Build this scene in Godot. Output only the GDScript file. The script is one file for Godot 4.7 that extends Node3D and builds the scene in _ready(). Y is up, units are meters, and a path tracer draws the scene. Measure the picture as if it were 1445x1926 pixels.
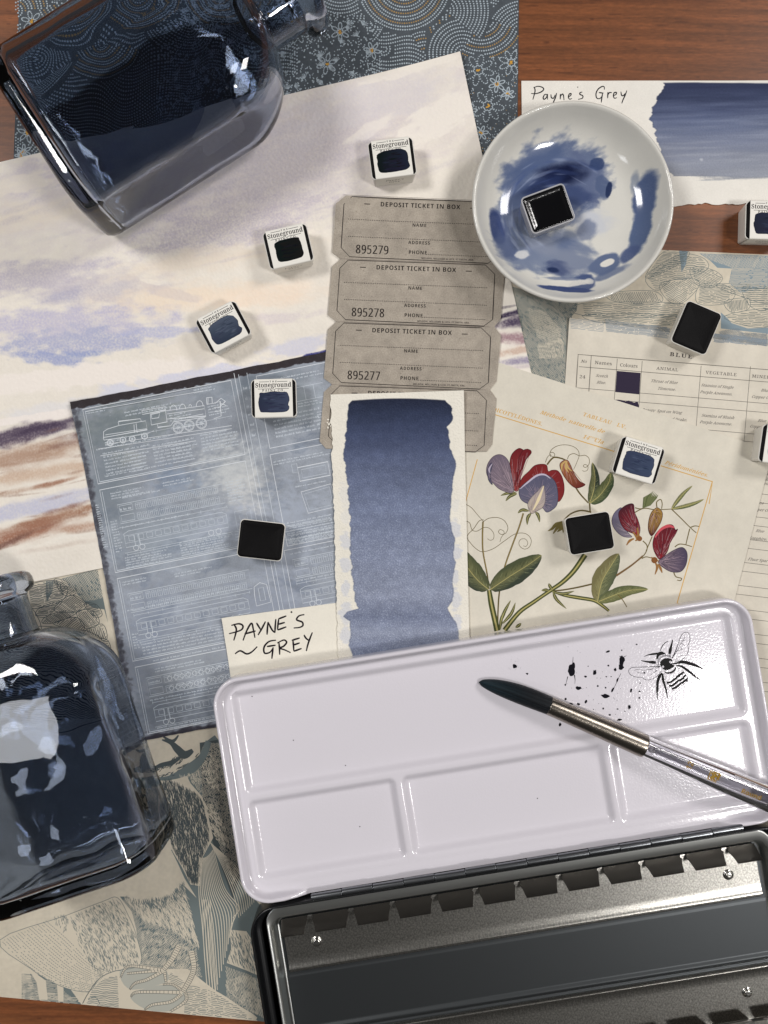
extends Node3D

# The table lies in the plane y = 0 and is measured in units of 0.2336 mm ("plan units"), x to the right, z towards the viewer.
const U := 0.0002336
const CX := 722.5
const CZ := 963.0
const EYE := 0.36

var rng := RandomNumberGenerator.new()
var ink_mat: StandardMaterial3D
var foil_mat: StandardMaterial3D
var noise_low := PackedByteArray()
var noise_mid := PackedByteArray()
var noise_fine := PackedByteArray()
var serif: SystemFont
var serif_bold: SystemFont
var sans: SystemFont
var sans_bold: SystemFont
var mono: SystemFont


# A place on a level surface at height y over the table.
static func at(px: float, pz: float, y: float) -> Vector3:
	var s := U * (EYE - y) / EYE
	return Vector3((px - CX) * s, y, (pz - CZ) * s)


static func lin(r: int, g: int, b: int) -> Color:
	return Color8(r, g, b).srgb_to_linear()


func zp(ox: float, oy: float, s: float, a: Array) -> PackedVector2Array:
	var out := PackedVector2Array()
	for i in range(0, a.size() - 1, 2):
		out.append(Vector2(ox + float(a[i]) / s, oy + float(a[i + 1]) / s))
	return out


static func smooth(p: PackedVector2Array, sub: int = 5, closed: bool = false) -> PackedVector2Array:
	var out := PackedVector2Array()
	var n := p.size()
	var last := n if closed else n - 1
	for i in last:
		var p0: Vector2 = p[(i - 1 + n) % n] if closed else p[maxi(i - 1, 0)]
		var p1: Vector2 = p[i]
		var p2: Vector2 = p[(i + 1) % n]
		var p3: Vector2 = p[(i + 2) % n] if closed else p[mini(i + 2, n - 1)]
		for k in sub:
			var t := float(k) / sub
			out.append(0.5 * ((2.0 * p1) + (p2 - p0) * t + (2.0 * p0 - 5.0 * p1 + 4.0 * p2 - p3) * t * t + (3.0 * p1 - p0 - 3.0 * p2 + p3) * t * t * t))
	if not closed:
		out.append(p[n - 1])
	return out


# Printed or drawn ink: flat strokes, dots and letters gathered into one mesh that lies on a surface.
class Ink:
	var v := PackedVector3Array()
	var n := PackedVector3Array()
	var c := PackedColorArray()
	var o: Vector3
	var ex: Vector3
	var ey: Vector3
	var up: Vector3
	var k := 0
	var layer := 0
	var clip := PackedVector2Array()
	var heavy := 1.0

	func _init(origin: Vector3, x_axis: Vector3, y_axis: Vector3, gap: float = 4e-6) -> void:
		ex = x_axis
		ey = y_axis
		up = -x_axis.cross(y_axis).normalized()
		o = origin + up * gap

	static func plan(y: float) -> Ink:
		var a: Vector3 = Vector3(-CX, 0, -CZ) * (U * (EYE - y) / EYE)
		var s: float = U * (EYE - y) / EYE
		return Ink.new(Vector3(a.x, y, a.z), Vector3(s, 0, 0), Vector3(0, 0, s))

	func step() -> Vector3:
		k = (k + 1) % 53
		return o + up * (layer * 7e-6 + k * 1.2e-7)

	func tri(base: Vector3, p: Vector2, q: Vector2, r: Vector2, a: Color, b: Color, d: Color) -> void:
		v.append(base + ex * p.x + ey * p.y)
		v.append(base + ex * q.x + ey * q.y)
		v.append(base + ex * r.x + ey * r.y)
		c.append(a)
		c.append(b)
		c.append(d)

	func line(p: PackedVector2Array, w0: float, col: Color, w1: float = -1.0, closed: bool = false) -> void:
		if clip.size():
			if closed:
				p.append(p[0])
			for piece in Geometry2D.intersect_polyline_with_polygon(p, clip):
				stroke(piece, w0, col, w1, false)
			return
		stroke(p, w0, col, w1, closed)

	func stroke(p: PackedVector2Array, w0: float, col: Color, w1: float, closed: bool) -> void:
		var m := p.size()
		if m < 2:
			return
		if w1 < 0.0:
			w1 = w0
		w0 *= heavy
		w1 *= heavy
		var base := step()
		var pl: Vector2
		var pr: Vector2
		var count := m + 1 if closed else m
		for i in count:
			var j := i % m
			var a: Vector2 = p[(j - 1 + m) % m] if closed else p[maxi(j - 1, 0)]
			var b: Vector2 = p[(j + 1) % m] if closed else p[mini(j + 1, m - 1)]
			var t := (b - a).normalized()
			var s := Vector2(-t.y, t.x) * 0.5 * lerpf(w0, w1, float(i) / (count - 1))
			if not closed and i > 0 and i < m - 1:
				var d := (p[i] - a).normalized()
				s /= maxf(0.5, absf(d.dot(t)))
			var l: Vector2 = p[j] + s
			var r: Vector2 = p[j] - s
			if i > 0:
				tri(base, pl, pr, l, col, col, col)
				tri(base, pr, r, l, col, col, col)
			pl = l
			pr = r

	func brush(p: PackedVector2Array, ws: PackedFloat32Array, col: Color) -> void:
		# a stroke whose width runs through the list ws
		var m := p.size()
		if clip.size():
			for q in [p[0], p[m - 1], p[m / 2]]:
				if not Geometry2D.is_point_in_polygon(q, clip):
					return
		var base := step()
		var pl: Vector2
		var pr: Vector2
		for i in m:
			var t := (p[mini(i + 1, m - 1)] - p[maxi(i - 1, 0)]).normalized()
			var f := float(i) / (m - 1) * (ws.size() - 1)
			var i0 := mini(int(f), ws.size() - 2)
			var w := lerpf(ws[i0], ws[i0 + 1], f - i0) * heavy
			var s := Vector2(-t.y, t.x) * 0.5 * w
			if i > 0:
				tri(base, pl, pr, p[i] + s, col, col, col)
				tri(base, pr, p[i] - s, p[i] + s, col, col, col)
			pl = p[i] + s
			pr = p[i] - s

	func poly(p: PackedVector2Array, col: Color) -> void:
		if clip.size():
			for piece in Geometry2D.intersect_polygons(p, clip):
				fill(piece, col)
			return
		fill(p, col)

	func fill(p: PackedVector2Array, col: Color) -> void:
		var base := step()
		var ix := Geometry2D.triangulate_polygon(p)
		for i in range(0, ix.size(), 3):
			tri(base, p[ix[i]], p[ix[i + 1]], p[ix[i + 2]], col, col, col)

	func poly2(p: PackedVector2Array, cols: PackedColorArray) -> void:
		var base := step()
		var ix := Geometry2D.triangulate_polygon(p)
		for i in range(0, ix.size(), 3):
			tri(base, p[ix[i]], p[ix[i + 1]], p[ix[i + 2]], cols[ix[i]], cols[ix[i + 1]], cols[ix[i + 2]])

	func dot(p: Vector2, r: float, col: Color, sides: int = 6, squash: float = 1.0, turn: float = 0.0) -> void:
		var base := step()
		var first := Vector2.ZERO
		var before := Vector2.ZERO
		for i in sides:
			var a := TAU * i / sides
			var q := p + Vector2(cos(a), sin(a) * squash).rotated(turn) * r
			if i == 0:
				first = q
			elif i > 1:
				tri(base, first, before, q, col, col, col)
			before = q

	# letters: `cap` is the height of a capital, `where` the left, middle or right end of the baseline
	func text(s: String, font: Font, cap: float, where: Vector2, deg: float, col: Color, align: int = 0, squeeze: float = 1.0, slant: float = 0.0, spread: float = 0.0) -> void:
		var x := 0.0
		var glyphs := []
		var em := 64.0
		var f := cap / (0.714 * em)
		for ch in s:
			var adv: float = font.get_string_size(ch, HORIZONTAL_ALIGNMENT_LEFT, -1, 64).x
			glyphs.append([ch, x + adv * 0.5])
			x += adv + spread * em
		x -= spread * em
		var shift := [0.0, -x * 0.5, -x][align] as float
		var drop: float = font.get_ascent(64) - (font.get_ascent(64) + font.get_descent(64)) * 0.5
		var base := step()
		for g in glyphs:
			if g[0] == " ":
				continue
			var pts := Glyphs.of(g[0], font)
			for i in range(0, pts.size(), 3):
				var q: Array[Vector2] = []
				for j in 3:
					var t := pts[i + j]
					var yy := t.y + drop
					q.append(where + Vector2((t.x + g[1] + shift) * squeeze * f + yy * slant * f, -yy * f).rotated(deg_to_rad(deg)))
				tri(base, q[0], q[1], q[2], col, col, col)

	func commit(called: String, parent: Node, mat: Material) -> MeshInstance3D:
		var mi := MeshInstance3D.new()
		mi.name = called
		n.resize(v.size())
		n.fill(up)
		var arr := []
		arr.resize(Mesh.ARRAY_MAX)
		for i in range(0, v.size(), 3):
			if (v[i + 1] - v[i]).cross(v[i + 2] - v[i]).dot(up) > 0.0:
				var t := v[i + 1]
				v[i + 1] = v[i + 2]
				v[i + 2] = t
				var tc := c[i + 1]
				c[i + 1] = c[i + 2]
				c[i + 2] = tc
		arr[Mesh.ARRAY_VERTEX] = v
		arr[Mesh.ARRAY_NORMAL] = n
		arr[Mesh.ARRAY_COLOR] = c
		var me := ArrayMesh.new()
		me.add_surface_from_arrays(Mesh.PRIMITIVE_TRIANGLES, arr, [], {}, 0)
		me.surface_set_material(0, mat)
		mi.mesh = me
		mi.cast_shadow = GeometryInstance3D.SHADOW_CASTING_SETTING_ON
		parent.add_child(mi, true)
		return mi


class Glyphs:
	static var known := {}

	static func of(ch: String, font: Font) -> PackedVector2Array:
		var key := [ch, font.get_instance_id()]
		if known.has(key):
			return known[key]
		var t := TextMesh.new()
		t.text = ch
		t.font = font
		t.font_size = 64
		t.pixel_size = 1.0
		t.depth = 0.0
		t.curve_step = 2.0
		var out := PackedVector2Array()
		var a := t.get_mesh_arrays()
		if a.size() and a[Mesh.ARRAY_VERTEX] != null:
			var vs: PackedVector3Array = a[Mesh.ARRAY_VERTEX]
			var ix: PackedInt32Array = a[Mesh.ARRAY_INDEX] if a[Mesh.ARRAY_INDEX] != null else PackedInt32Array(range(vs.size()))
			for i in ix:
				out.append(Vector2(vs[i].x, vs[i].y))
		known[key] = out
		return out


# A sheet of colour worked on in plan units: washes of paint are laid over it, then it becomes a texture.
class Canvas:
	var w: int
	var h: int
	var sc: float
	var ox: float
	var oy: float
	var coarse := 1.0
	var r := PackedFloat32Array()
	var g := PackedFloat32Array()
	var b := PackedFloat32Array()
	var lo: PackedByteArray
	var mi: PackedByteArray
	var fi: PackedByteArray

	func _init(area: Rect2, scale: float, col: Color, low: PackedByteArray, mid: PackedByteArray, fine: PackedByteArray) -> void:
		sc = scale
		ox = area.position.x
		oy = area.position.y
		w = int(area.size.x * sc)
		h = int(area.size.y * sc)
		lo = low
		mi = mid
		fi = fine
		r.resize(w * h)
		g.resize(w * h)
		b.resize(w * h)
		r.fill(col.r)
		g.fill(col.g)
		b.fill(col.b)

	func grain(fine: float, mid: float, low: float, seed_: int = 0) -> void:
		for y in h:
			var row := ((y + seed_ * 37) & 511) * 512
			var row2 := (int(y / sc * 0.7 + seed_ * 91) & 511) * 512
			for x in w:
				var i := y * w + x
				var q := 1.0 + fine * (fi[row + ((x + seed_ * 53) & 511)] - 128) / 128.0 + (mid * (mi[row2 + (int(x / sc * 0.7 + seed_ * 17) & 511)] - 128) + low * (lo[row2 + (int(x / sc * 0.7 + seed_ * 29) & 511)] - 128)) / 128.0
				r[i] *= q
				g[i] *= q
				b[i] *= q

	# box: 0 an ellipse, 1 a rounded box. `warp` roughens the outline, `gran` lets the paper's grain show, `edge` is the dried rim, `streak` draws the noise out along the stroke.
	func wash(cx: float, cy: float, ax: float, ay: float, deg: float, cr: int, cg: int, cb: int, amt: float, soft: float = 0.4, warp: float = 0.5, gran: float = 0.1, edge: float = 0.0, streak: float = 0.35, box: int = 0) -> void:
		var fr := cr / 255.0
		var fg := cg / 255.0
		var fb := cb / 255.0
		var ca := cos(deg_to_rad(deg))
		var sa := sin(deg_to_rad(deg))
		var grow := 1.0 + warp * 0.6
		var hx := (absf(ax * ca) + absf(ay * sa)) * grow
		var hy := (absf(ax * sa) + absf(ay * ca)) * grow
		var x0 := maxi(0, int((cx - hx - ox) * sc))
		var x1 := mini(w, int((cx + hx - ox) * sc) + 1)
		var y0 := maxi(0, int((cy - hy - oy) * sc))
		var y1 := mini(h, int((cy + hy - oy) * sc) + 1)
		var off := int(cx * 7.0 + cy * 13.0)
		for y in range(y0, y1):
			var dy := y / sc + oy - cy
			for x in range(x0, x1):
				var dx := x / sc + ox - cx
				var lx := dx * ca + dy * sa
				var ly := dy * ca - dx * sa
				var uu := lx / ax
				var vv := ly / ay
				var q := uu * uu + vv * vv
				if box == 1:
					q = sqrt(uu * uu * uu * uu * uu * uu + vv * vv * vv * vv * vv * vv)
				var d := 1.0 - sqrt(q)
				if d < -warp * 0.6:
					continue
				var nx := int(lx * streak * 2.2 * coarse) + off
				var ny := int(ly * 2.2 * coarse) + off
				var nn := (mi[(ny & 511) * 512 + (nx & 511)] + lo[((ny * 2) & 511) * 512 + ((nx * 2) & 511)] - 256) / 256.0
				d += warp * nn
				if d <= 0.0:
					continue
				var a := minf(1.0, d / soft)
				a = a * a * (3.0 - 2.0 * a) * amt
				a *= 1.0 + gran * (fi[(y & 511) * 512 + (x & 511)] - 128) / 64.0 + gran * nn
				if edge > 0.0 and d < 0.16:
					a += edge * (1.0 - absf(d - 0.07) / 0.09) * (0.5 + nn)
				a = clampf(a, 0.0, 1.0)
				var i := y * w + x
				r[i] += (fr - r[i]) * a
				g[i] += (fg - g[i]) * a
				b[i] += (fb - b[i]) * a

	# long fine streaks along a direction: a dry brush or wood fibres
	func streaks(deg: float, stretch: float, amt: float, pitch: float, seed_: int) -> void:
		var ca := cos(deg_to_rad(deg))
		var sa := sin(deg_to_rad(deg))
		for y in h:
			for x in w:
				var px := x / sc
				var py := y / sc
				var nx := int((px * ca + py * sa) * pitch / stretch) + seed_ * 77
				var ny := int((py * ca - px * sa) * pitch) + seed_ * 131
				var q := 1.0 + amt * (mi[(ny & 511) * 512 + (nx & 511)] - 128) / 128.0
				var i := y * w + x
				r[i] *= q
				g[i] *= q
				b[i] *= q

	func texture() -> ImageTexture:
		var bytes := PackedByteArray()
		bytes.resize(w * h * 3)
		for i in w * h:
			bytes[i * 3] = clampi(int(r[i] * 255.0), 0, 255)
			bytes[i * 3 + 1] = clampi(int(g[i] * 255.0), 0, 255)
			bytes[i * 3 + 2] = clampi(int(b[i] * 255.0), 0, 255)
		return ImageTexture.create_from_image(Image.create_from_data(w, h, false, Image.FORMAT_RGB8, bytes))


func canvas(area: Rect2, scale: float, cr: int, cg: int, cb: int) -> Canvas:
	return Canvas.new(area, scale, Color8(cr, cg, cb), noise_low, noise_mid, noise_fine)


func noise_bytes(freq: float, octaves: int, seed_: int) -> PackedByteArray:
	var f := FastNoiseLite.new()
	f.noise_type = FastNoiseLite.TYPE_SIMPLEX_SMOOTH
	f.frequency = freq
	f.fractal_octaves = octaves
	f.seed = seed_
	var im := f.get_seamless_image(512, 512, false, false, 0.15)
	im.convert(Image.FORMAT_L8)
	return im.get_data()


func grain_texture(freq: float, octaves: int, seed_: int) -> ImageTexture:
	return ImageTexture.create_from_image(Image.create_from_data(512, 512, false, Image.FORMAT_L8, noise_bytes(freq, octaves, seed_)))


# Surfaces swept or drawn up from rows of points; every row has as many points as the others.
class Rows:
	var v := PackedVector3Array()
	var n := PackedVector3Array()
	var uv := PackedVector2Array()
	var ix := PackedInt32Array()

	# flip: which side is the outside
	func add(rows: Array, closed: bool, flip: bool = false, sharp: float = -2.0, map = null) -> void:
		var m: int = rows.size()
		var w: int = rows[0].size()
		var start := v.size()
		for i in m:
			var row: PackedVector3Array = rows[i]
			for j in w:
				var a: Vector3 = row[(j - 1 + w) % w] if closed else row[maxi(j - 1, 0)]
				var b: Vector3 = row[(j + 1) % w] if closed else row[mini(j + 1, w - 1)]
				var p: Vector3 = rows[maxi(i - 1, 0)][j]
				var q: Vector3 = rows[mini(i + 1, m - 1)][j]
				var nn := (b - a).cross(q - p)
				if nn.length_squared() < 1e-24:
					var a2: Vector3 = rows[maxi(i - 1, 0)][(j - 1 + w) % w] + rows[mini(i + 1, m - 1)][(j - 1 + w) % w]
					var b2: Vector3 = rows[maxi(i - 1, 0)][(j + 1) % w] + rows[mini(i + 1, m - 1)][(j + 1) % w]
					nn = (b2 - a2).cross(q - p)
				nn = nn.normalized() if nn.length_squared() > 1e-28 else Vector3.UP
				v.append(row[j])
				n.append(-nn if flip else nn)
				uv.append(map.call(row[j]) if map != null else Vector2(float(j) / w, float(i) / m))
		var span := w if closed else w - 1
		for i in m - 1:
			for j in span:
				var a := start + i * w + j
				var b := start + i * w + (j + 1) % w
				var c := a + w
				var d := b + w
				if flip:
					ix.append_array([a, b, c, b, d, c])
				else:
					ix.append_array([a, c, b, b, c, d])

	func cap(row: PackedVector3Array, up: Vector3, map = null) -> void:
		var start := v.size()
		var mid := Vector3.ZERO
		for p in row:
			mid += p
		mid /= row.size()
		for p in row:
			v.append(p)
			n.append(up)
			uv.append(map.call(p) if map != null else Vector2.ZERO)
		v.append(mid)
		n.append(up)
		uv.append(map.call(mid) if map != null else Vector2.ZERO)
		var w := row.size()
		for j in w:
			var a := start + j
			var b := start + (j + 1) % w
			if (row[(j + 1) % w] - row[j]).cross(mid - row[j]).dot(up) > 0.0:
				ix.append_array([a, start + w, b])
			else:
				ix.append_array([a, b, start + w])

	func mesh(mat: Material) -> ArrayMesh:
		var arr := []
		arr.resize(Mesh.ARRAY_MAX)
		arr[Mesh.ARRAY_VERTEX] = v
		arr[Mesh.ARRAY_NORMAL] = n
		arr[Mesh.ARRAY_TEX_UV] = uv
		arr[Mesh.ARRAY_INDEX] = ix
		var me := ArrayMesh.new()
		me.add_surface_from_arrays(Mesh.PRIMITIVE_TRIANGLES, arr)
		me.surface_set_material(0, mat)
		return me


func put(called: String, me: Mesh, parent: Node = self) -> MeshInstance3D:
	var o := MeshInstance3D.new()
	o.name = called
	o.mesh = me
	parent.add_child(o, true)
	return o


func tag(o: Node, label: String, category: String, group: String = "") -> void:
	o.set_meta("label", label)
	o.set_meta("category", category)
	if group:
		o.set_meta("group", group)


func base(called: String, where: Vector3, turn_deg: float = 0.0) -> Node3D:
	var o := Node3D.new()
	o.name = called
	o.position = where
	o.rotation_degrees.y = turn_deg
	add_child(o, true)
	return o


func material(r: int, g: int, b: int, rough: float, metal: float = 0.0, spec: float = 0.5) -> StandardMaterial3D:
	var m := StandardMaterial3D.new()
	m.albedo_color = Color8(r, g, b)
	m.roughness = rough
	m.metallic = metal
	m.metallic_specular = spec
	return m


func paper(tex: Texture2D, tooth: float = 0.0, rough: float = 0.85, spec: float = 0.3) -> StandardMaterial3D:
	var m := StandardMaterial3D.new()
	m.albedo_texture = tex
	m.roughness = rough
	m.metallic_specular = spec
	if tooth > 0.0:
		var f := FastNoiseLite.new()
		f.frequency = 0.16
		f.fractal_octaves = 3
		f.seed = 11
		var im := f.get_image(tex.get_width(), tex.get_height())
		m.heightmap_enabled = true
		m.heightmap_texture = ImageTexture.create_from_image(im)
		m.heightmap_scale = tooth
	return m


# A sheet of paper or card: an outline in plan units, its underside at y0 and its face at y1. `lift` raises places of it a little (curl).
func sheet(called: String, outline: PackedVector2Array, y0: float, y1: float, mat: Material, area: Rect2, curls: Array = []) -> MeshInstance3D:
	if curls.size():
		return curled_sheet(called, outline, y0, y1, mat, area, curls)
	var st := SurfaceTool.new()
	st.begin(Mesh.PRIMITIVE_TRIANGLES)
	var ix := Geometry2D.triangulate_polygon(outline)
	var top := PackedVector3Array()
	var low := PackedVector3Array()
	var mid := Vector2.ZERO
	for p in outline:
		top.append(at(p.x, p.y, y1))
		low.append(Vector3(top[-1].x, y0, top[-1].z))
		mid += p / outline.size()
	for i in range(0, ix.size(), 3):
		var t := [ix[i], ix[i + 1], ix[i + 2]]
		if (top[t[1]] - top[t[0]]).cross(top[t[2]] - top[t[0]]).y > 0.0:
			t = [ix[i], ix[i + 2], ix[i + 1]]
		for k in t:
			st.set_normal(Vector3.UP)
			st.set_uv((outline[k] - area.position) / area.size)
			st.add_vertex(top[k])
		for k in [t[0], t[2], t[1]]:
			st.set_normal(Vector3.DOWN)
			st.set_uv((outline[k] - area.position) / area.size)
			st.add_vertex(low[k])
	var m := outline.size()
	var area2 := 0.0
	for i in m:
		area2 += outline[i].cross(outline[(i + 1) % m])
	for i in m:
		var j := (i + 1) % m
		var a := i if area2 > 0.0 else j
		var b := j if area2 > 0.0 else i
		var nn := Vector3.UP.cross(top[b] - top[a]).normalized()
		for k in [[top[a], a], [low[b], b], [top[b], b], [top[a], a], [low[a], a], [low[b], b]]:
			st.set_normal(nn)
			var inner: Vector2 = outline[k[1]].lerp(mid, 0.004)
			st.set_uv((inner - area.position) / area.size)
			st.add_vertex(k[0])
	var me := st.commit()
	me.surface_set_material(0, mat)
	return put(called, me)


# A straight edge cut or torn: points from p to q with small random steps to the side.
func edge(p: Vector2, q: Vector2, pieces: int, rough: float, out: PackedVector2Array) -> void:
	var s := (q - p).orthogonal().normalized()
	var walk := 0.0
	for i in pieces:
		var t := float(i) / pieces
		walk = walk * 0.6 + rng.randf_range(-1, 1) * rough
		out.append(p.lerp(q, t) + s * (walk if i > 0 else 0.0))


func quad(a: Vector2, b: Vector2, c: Vector2, d: Vector2, rough: float = 0.0, pieces: int = 1) -> PackedVector2Array:
	var out := PackedVector2Array()
	for e in [[a, b], [b, c], [c, d], [d, a]]:
		edge(e[0], e[1], pieces, rough, out)
	return out


# Rows of lines across an outline, as an engraver shades: angle, spacing, width, waviness and how often a line breaks off.
func hatch(ink: Ink, outline: PackedVector2Array, deg: float, gap: float, w: float, col: Color, wave: float = 0.0, broken: float = 0.0, length: float = 24.0) -> void:
	var turn := deg_to_rad(deg)
	var pts := PackedVector2Array()
	var lo := 1e9
	var hi := -1e9
	for p in outline:
		var q := p.rotated(-turn)
		pts.append(q)
		lo = minf(lo, q.y)
		hi = maxf(hi, q.y)
	var y := lo + gap * 0.5
	var phase := rng.randf() * 6.0
	while y < hi:
		var xs: Array[float] = []
		for i in pts.size():
			var a := pts[i]
			var b := pts[(i + 1) % pts.size()]
			if (a.y <= y) != (b.y <= y):
				xs.append(a.x + (b.x - a.x) * (y - a.y) / (b.y - a.y))
		xs.sort()
		for i in range(0, xs.size() - 1, 2):
			var x0 := xs[i] + rng.randf() * 1.5
			var x1 := xs[i + 1] - rng.randf() * 1.5
			while x0 < x1:
				var x2 := x1
				if broken > 0.0:
					x2 = minf(x1, x0 + length * rng.randf_range(0.5, 1.5))
				if x2 - x0 > 1.0:
					var run := PackedVector2Array()
					var steps := maxi(1, int((x2 - x0) / (5.0 if wave > 0.0 else 30.0)))
					for k in steps + 1:
						var x := lerpf(x0, x2, float(k) / steps)
						run.append(Vector2(x, y + wave * (sin(x * 0.35 + phase) + 0.6 * sin(x * 0.13 + y * 0.25)) + rng.randf_range(-0.15, 0.15)).rotated(turn))
					ink.line(run, w * rng.randf_range(0.75, 1.2), col)
				x0 = x2 + (broken * rng.randf_range(0.4, 1.6) if broken > 0.0 else 1.0)
		y += gap * rng.randf_range(0.85, 1.15)
		phase += 0.25


# Short marks scattered inside an outline, each along a direction that turns from deg0 (top) to deg1 (bottom).
func flecks(ink: Ink, outline: PackedVector2Array, count: int, deg0: float, deg1: float, length: float, w: float, col: Color, bend: float = 0.2) -> void:
	var lo := outline[0]
	var hi := outline[0]
	for p in outline:
		lo = lo.min(p)
		hi = hi.max(p)
	var made := 0
	var tries := 0
	while made < count and tries < count * 12:
		tries += 1
		var p := Vector2(rng.randf_range(lo.x, hi.x), rng.randf_range(lo.y, hi.y))
		if not Geometry2D.is_point_in_polygon(p, outline):
			continue
		made += 1
		var a := deg_to_rad(lerpf(deg0, deg1, (p.y - lo.y) / (hi.y - lo.y)) + rng.randf_range(-9, 9))
		var l := length * rng.randf_range(0.5, 1.3)
		var d := Vector2(cos(a), sin(a))
		var s := d.orthogonal() * l * bend * rng.randf_range(-1, 1)
		ink.brush(PackedVector2Array([p - d * l * 0.5, p + s, p + d * l * 0.5]), PackedFloat32Array([w * 0.4, w, w * 0.3]), col)


# The same with corners that lift: each curl is a place, a reach and a height.
func curled_sheet(called: String, outline: PackedVector2Array, y0: float, y1: float, mat: Material, area: Rect2, curls: Array) -> MeshInstance3D:
	var ix := Geometry2D.triangulate_polygon(outline)
	var tris := PackedVector2Array()
	for i in ix:
		tris.append(outline[i])
	# halve every edge that is long and within reach of a curl
	var waiting := tris
	tris = PackedVector2Array()
	var needs := func(p: Vector2, q: Vector2) -> float:
		var l := p.distance_to(q)
		if l < 13.0:
			return 0.0
		for k in curls:
			if Geometry2D.get_closest_point_to_segment(k[0], p, q).distance_to(k[0]) < k[1]:
				return l
		return 0.0
	while waiting.size():
		var n := waiting.size()
		var a := waiting[n - 3]
		var b := waiting[n - 2]
		var c := waiting[n - 1]
		waiting.resize(n - 3)
		var la: float = needs.call(a, b)
		var lb: float = needs.call(b, c)
		var lc: float = needs.call(c, a)
		if la <= 0.0 and lb <= 0.0 and lc <= 0.0:
			tris.append_array([a, b, c])
		elif la >= lb and la >= lc:
			waiting.append_array([a, (a + b) * 0.5, c, (a + b) * 0.5, b, c])
		elif lb >= lc:
			waiting.append_array([a, b, (b + c) * 0.5, a, (b + c) * 0.5, c])
		else:
			waiting.append_array([a, b, (c + a) * 0.5, b, c, (c + a) * 0.5])
	var lifted := func(p: Vector2) -> float:
		var h := 0.0
		for k in curls:
			var t := maxf(0.0, 1.0 - p.distance_to(k[0]) / k[1])
			h += k[2] * t * t
		return h
	var st := SurfaceTool.new()
	st.begin(Mesh.PRIMITIVE_TRIANGLES)
	st.set_smooth_group(0)
	for i in range(0, tris.size(), 3):
		var q := [tris[i], tris[i + 1], tris[i + 2]]
		if (q[1] - q[0]).cross(q[2] - q[0]) < 0.0:
			q = [q[0], q[2], q[1]]
		for k in q:
			st.set_uv((k - area.position) / area.size)
			st.add_vertex(at(k.x, k.y, y1) + Vector3(0, lifted.call(k), 0))
	st.set_smooth_group(1)
	for i in range(0, tris.size(), 3):
		var q := [tris[i], tris[i + 1], tris[i + 2]]
		if (q[1] - q[0]).cross(q[2] - q[0]) > 0.0:
			q = [q[0], q[2], q[1]]
		for k in q:
			st.set_uv((k - area.position) / area.size)
			st.add_vertex(at(k.x, k.y, y1) * Vector3(1, 0, 1) + Vector3(0, y0 + lifted.call(k), 0))
	st.set_smooth_group(2)
	var m := outline.size()
	for i in m:
		var parts_ := clampi(int(outline[i].distance_to(outline[(i + 1) % m]) / 8.0), 1, 64)
		for k in parts_:
			var a := outline[i].lerp(outline[(i + 1) % m], float(k) / parts_)
			var b := outline[i].lerp(outline[(i + 1) % m], float(k + 1) / parts_)
			var ta: Vector3 = at(a.x, a.y, y1) + Vector3(0, lifted.call(a), 0)
			var tb: Vector3 = at(b.x, b.y, y1) + Vector3(0, lifted.call(b), 0)
			var drop := Vector3(0, y0 - y1, 0)
			for v in [ta, tb + drop, tb, ta, ta + drop, tb + drop]:
				st.set_uv((a - area.position) / area.size)
				st.add_vertex(v)
	st.generate_normals()
	var me := st.commit()
	me.surface_set_material(0, mat)
	return put(called, me)


# Ink on such a sheet follows its lifted corners.
func lift_ink(ink: Ink, y: float, curls: Array) -> void:
	var s := U * (EYE - y) / EYE
	for i in ink.v.size():
		var p := Vector2(ink.v[i].x / s + CX, ink.v[i].z / s + CZ)
		for k in curls:
			var t := maxf(0.0, 1.0 - p.distance_to(k[0]) / k[1])
			if t > 0.0:
				ink.v[i].y += k[2] * t * t + 0.000012 * minf(1.0, t * 8.0)


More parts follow.
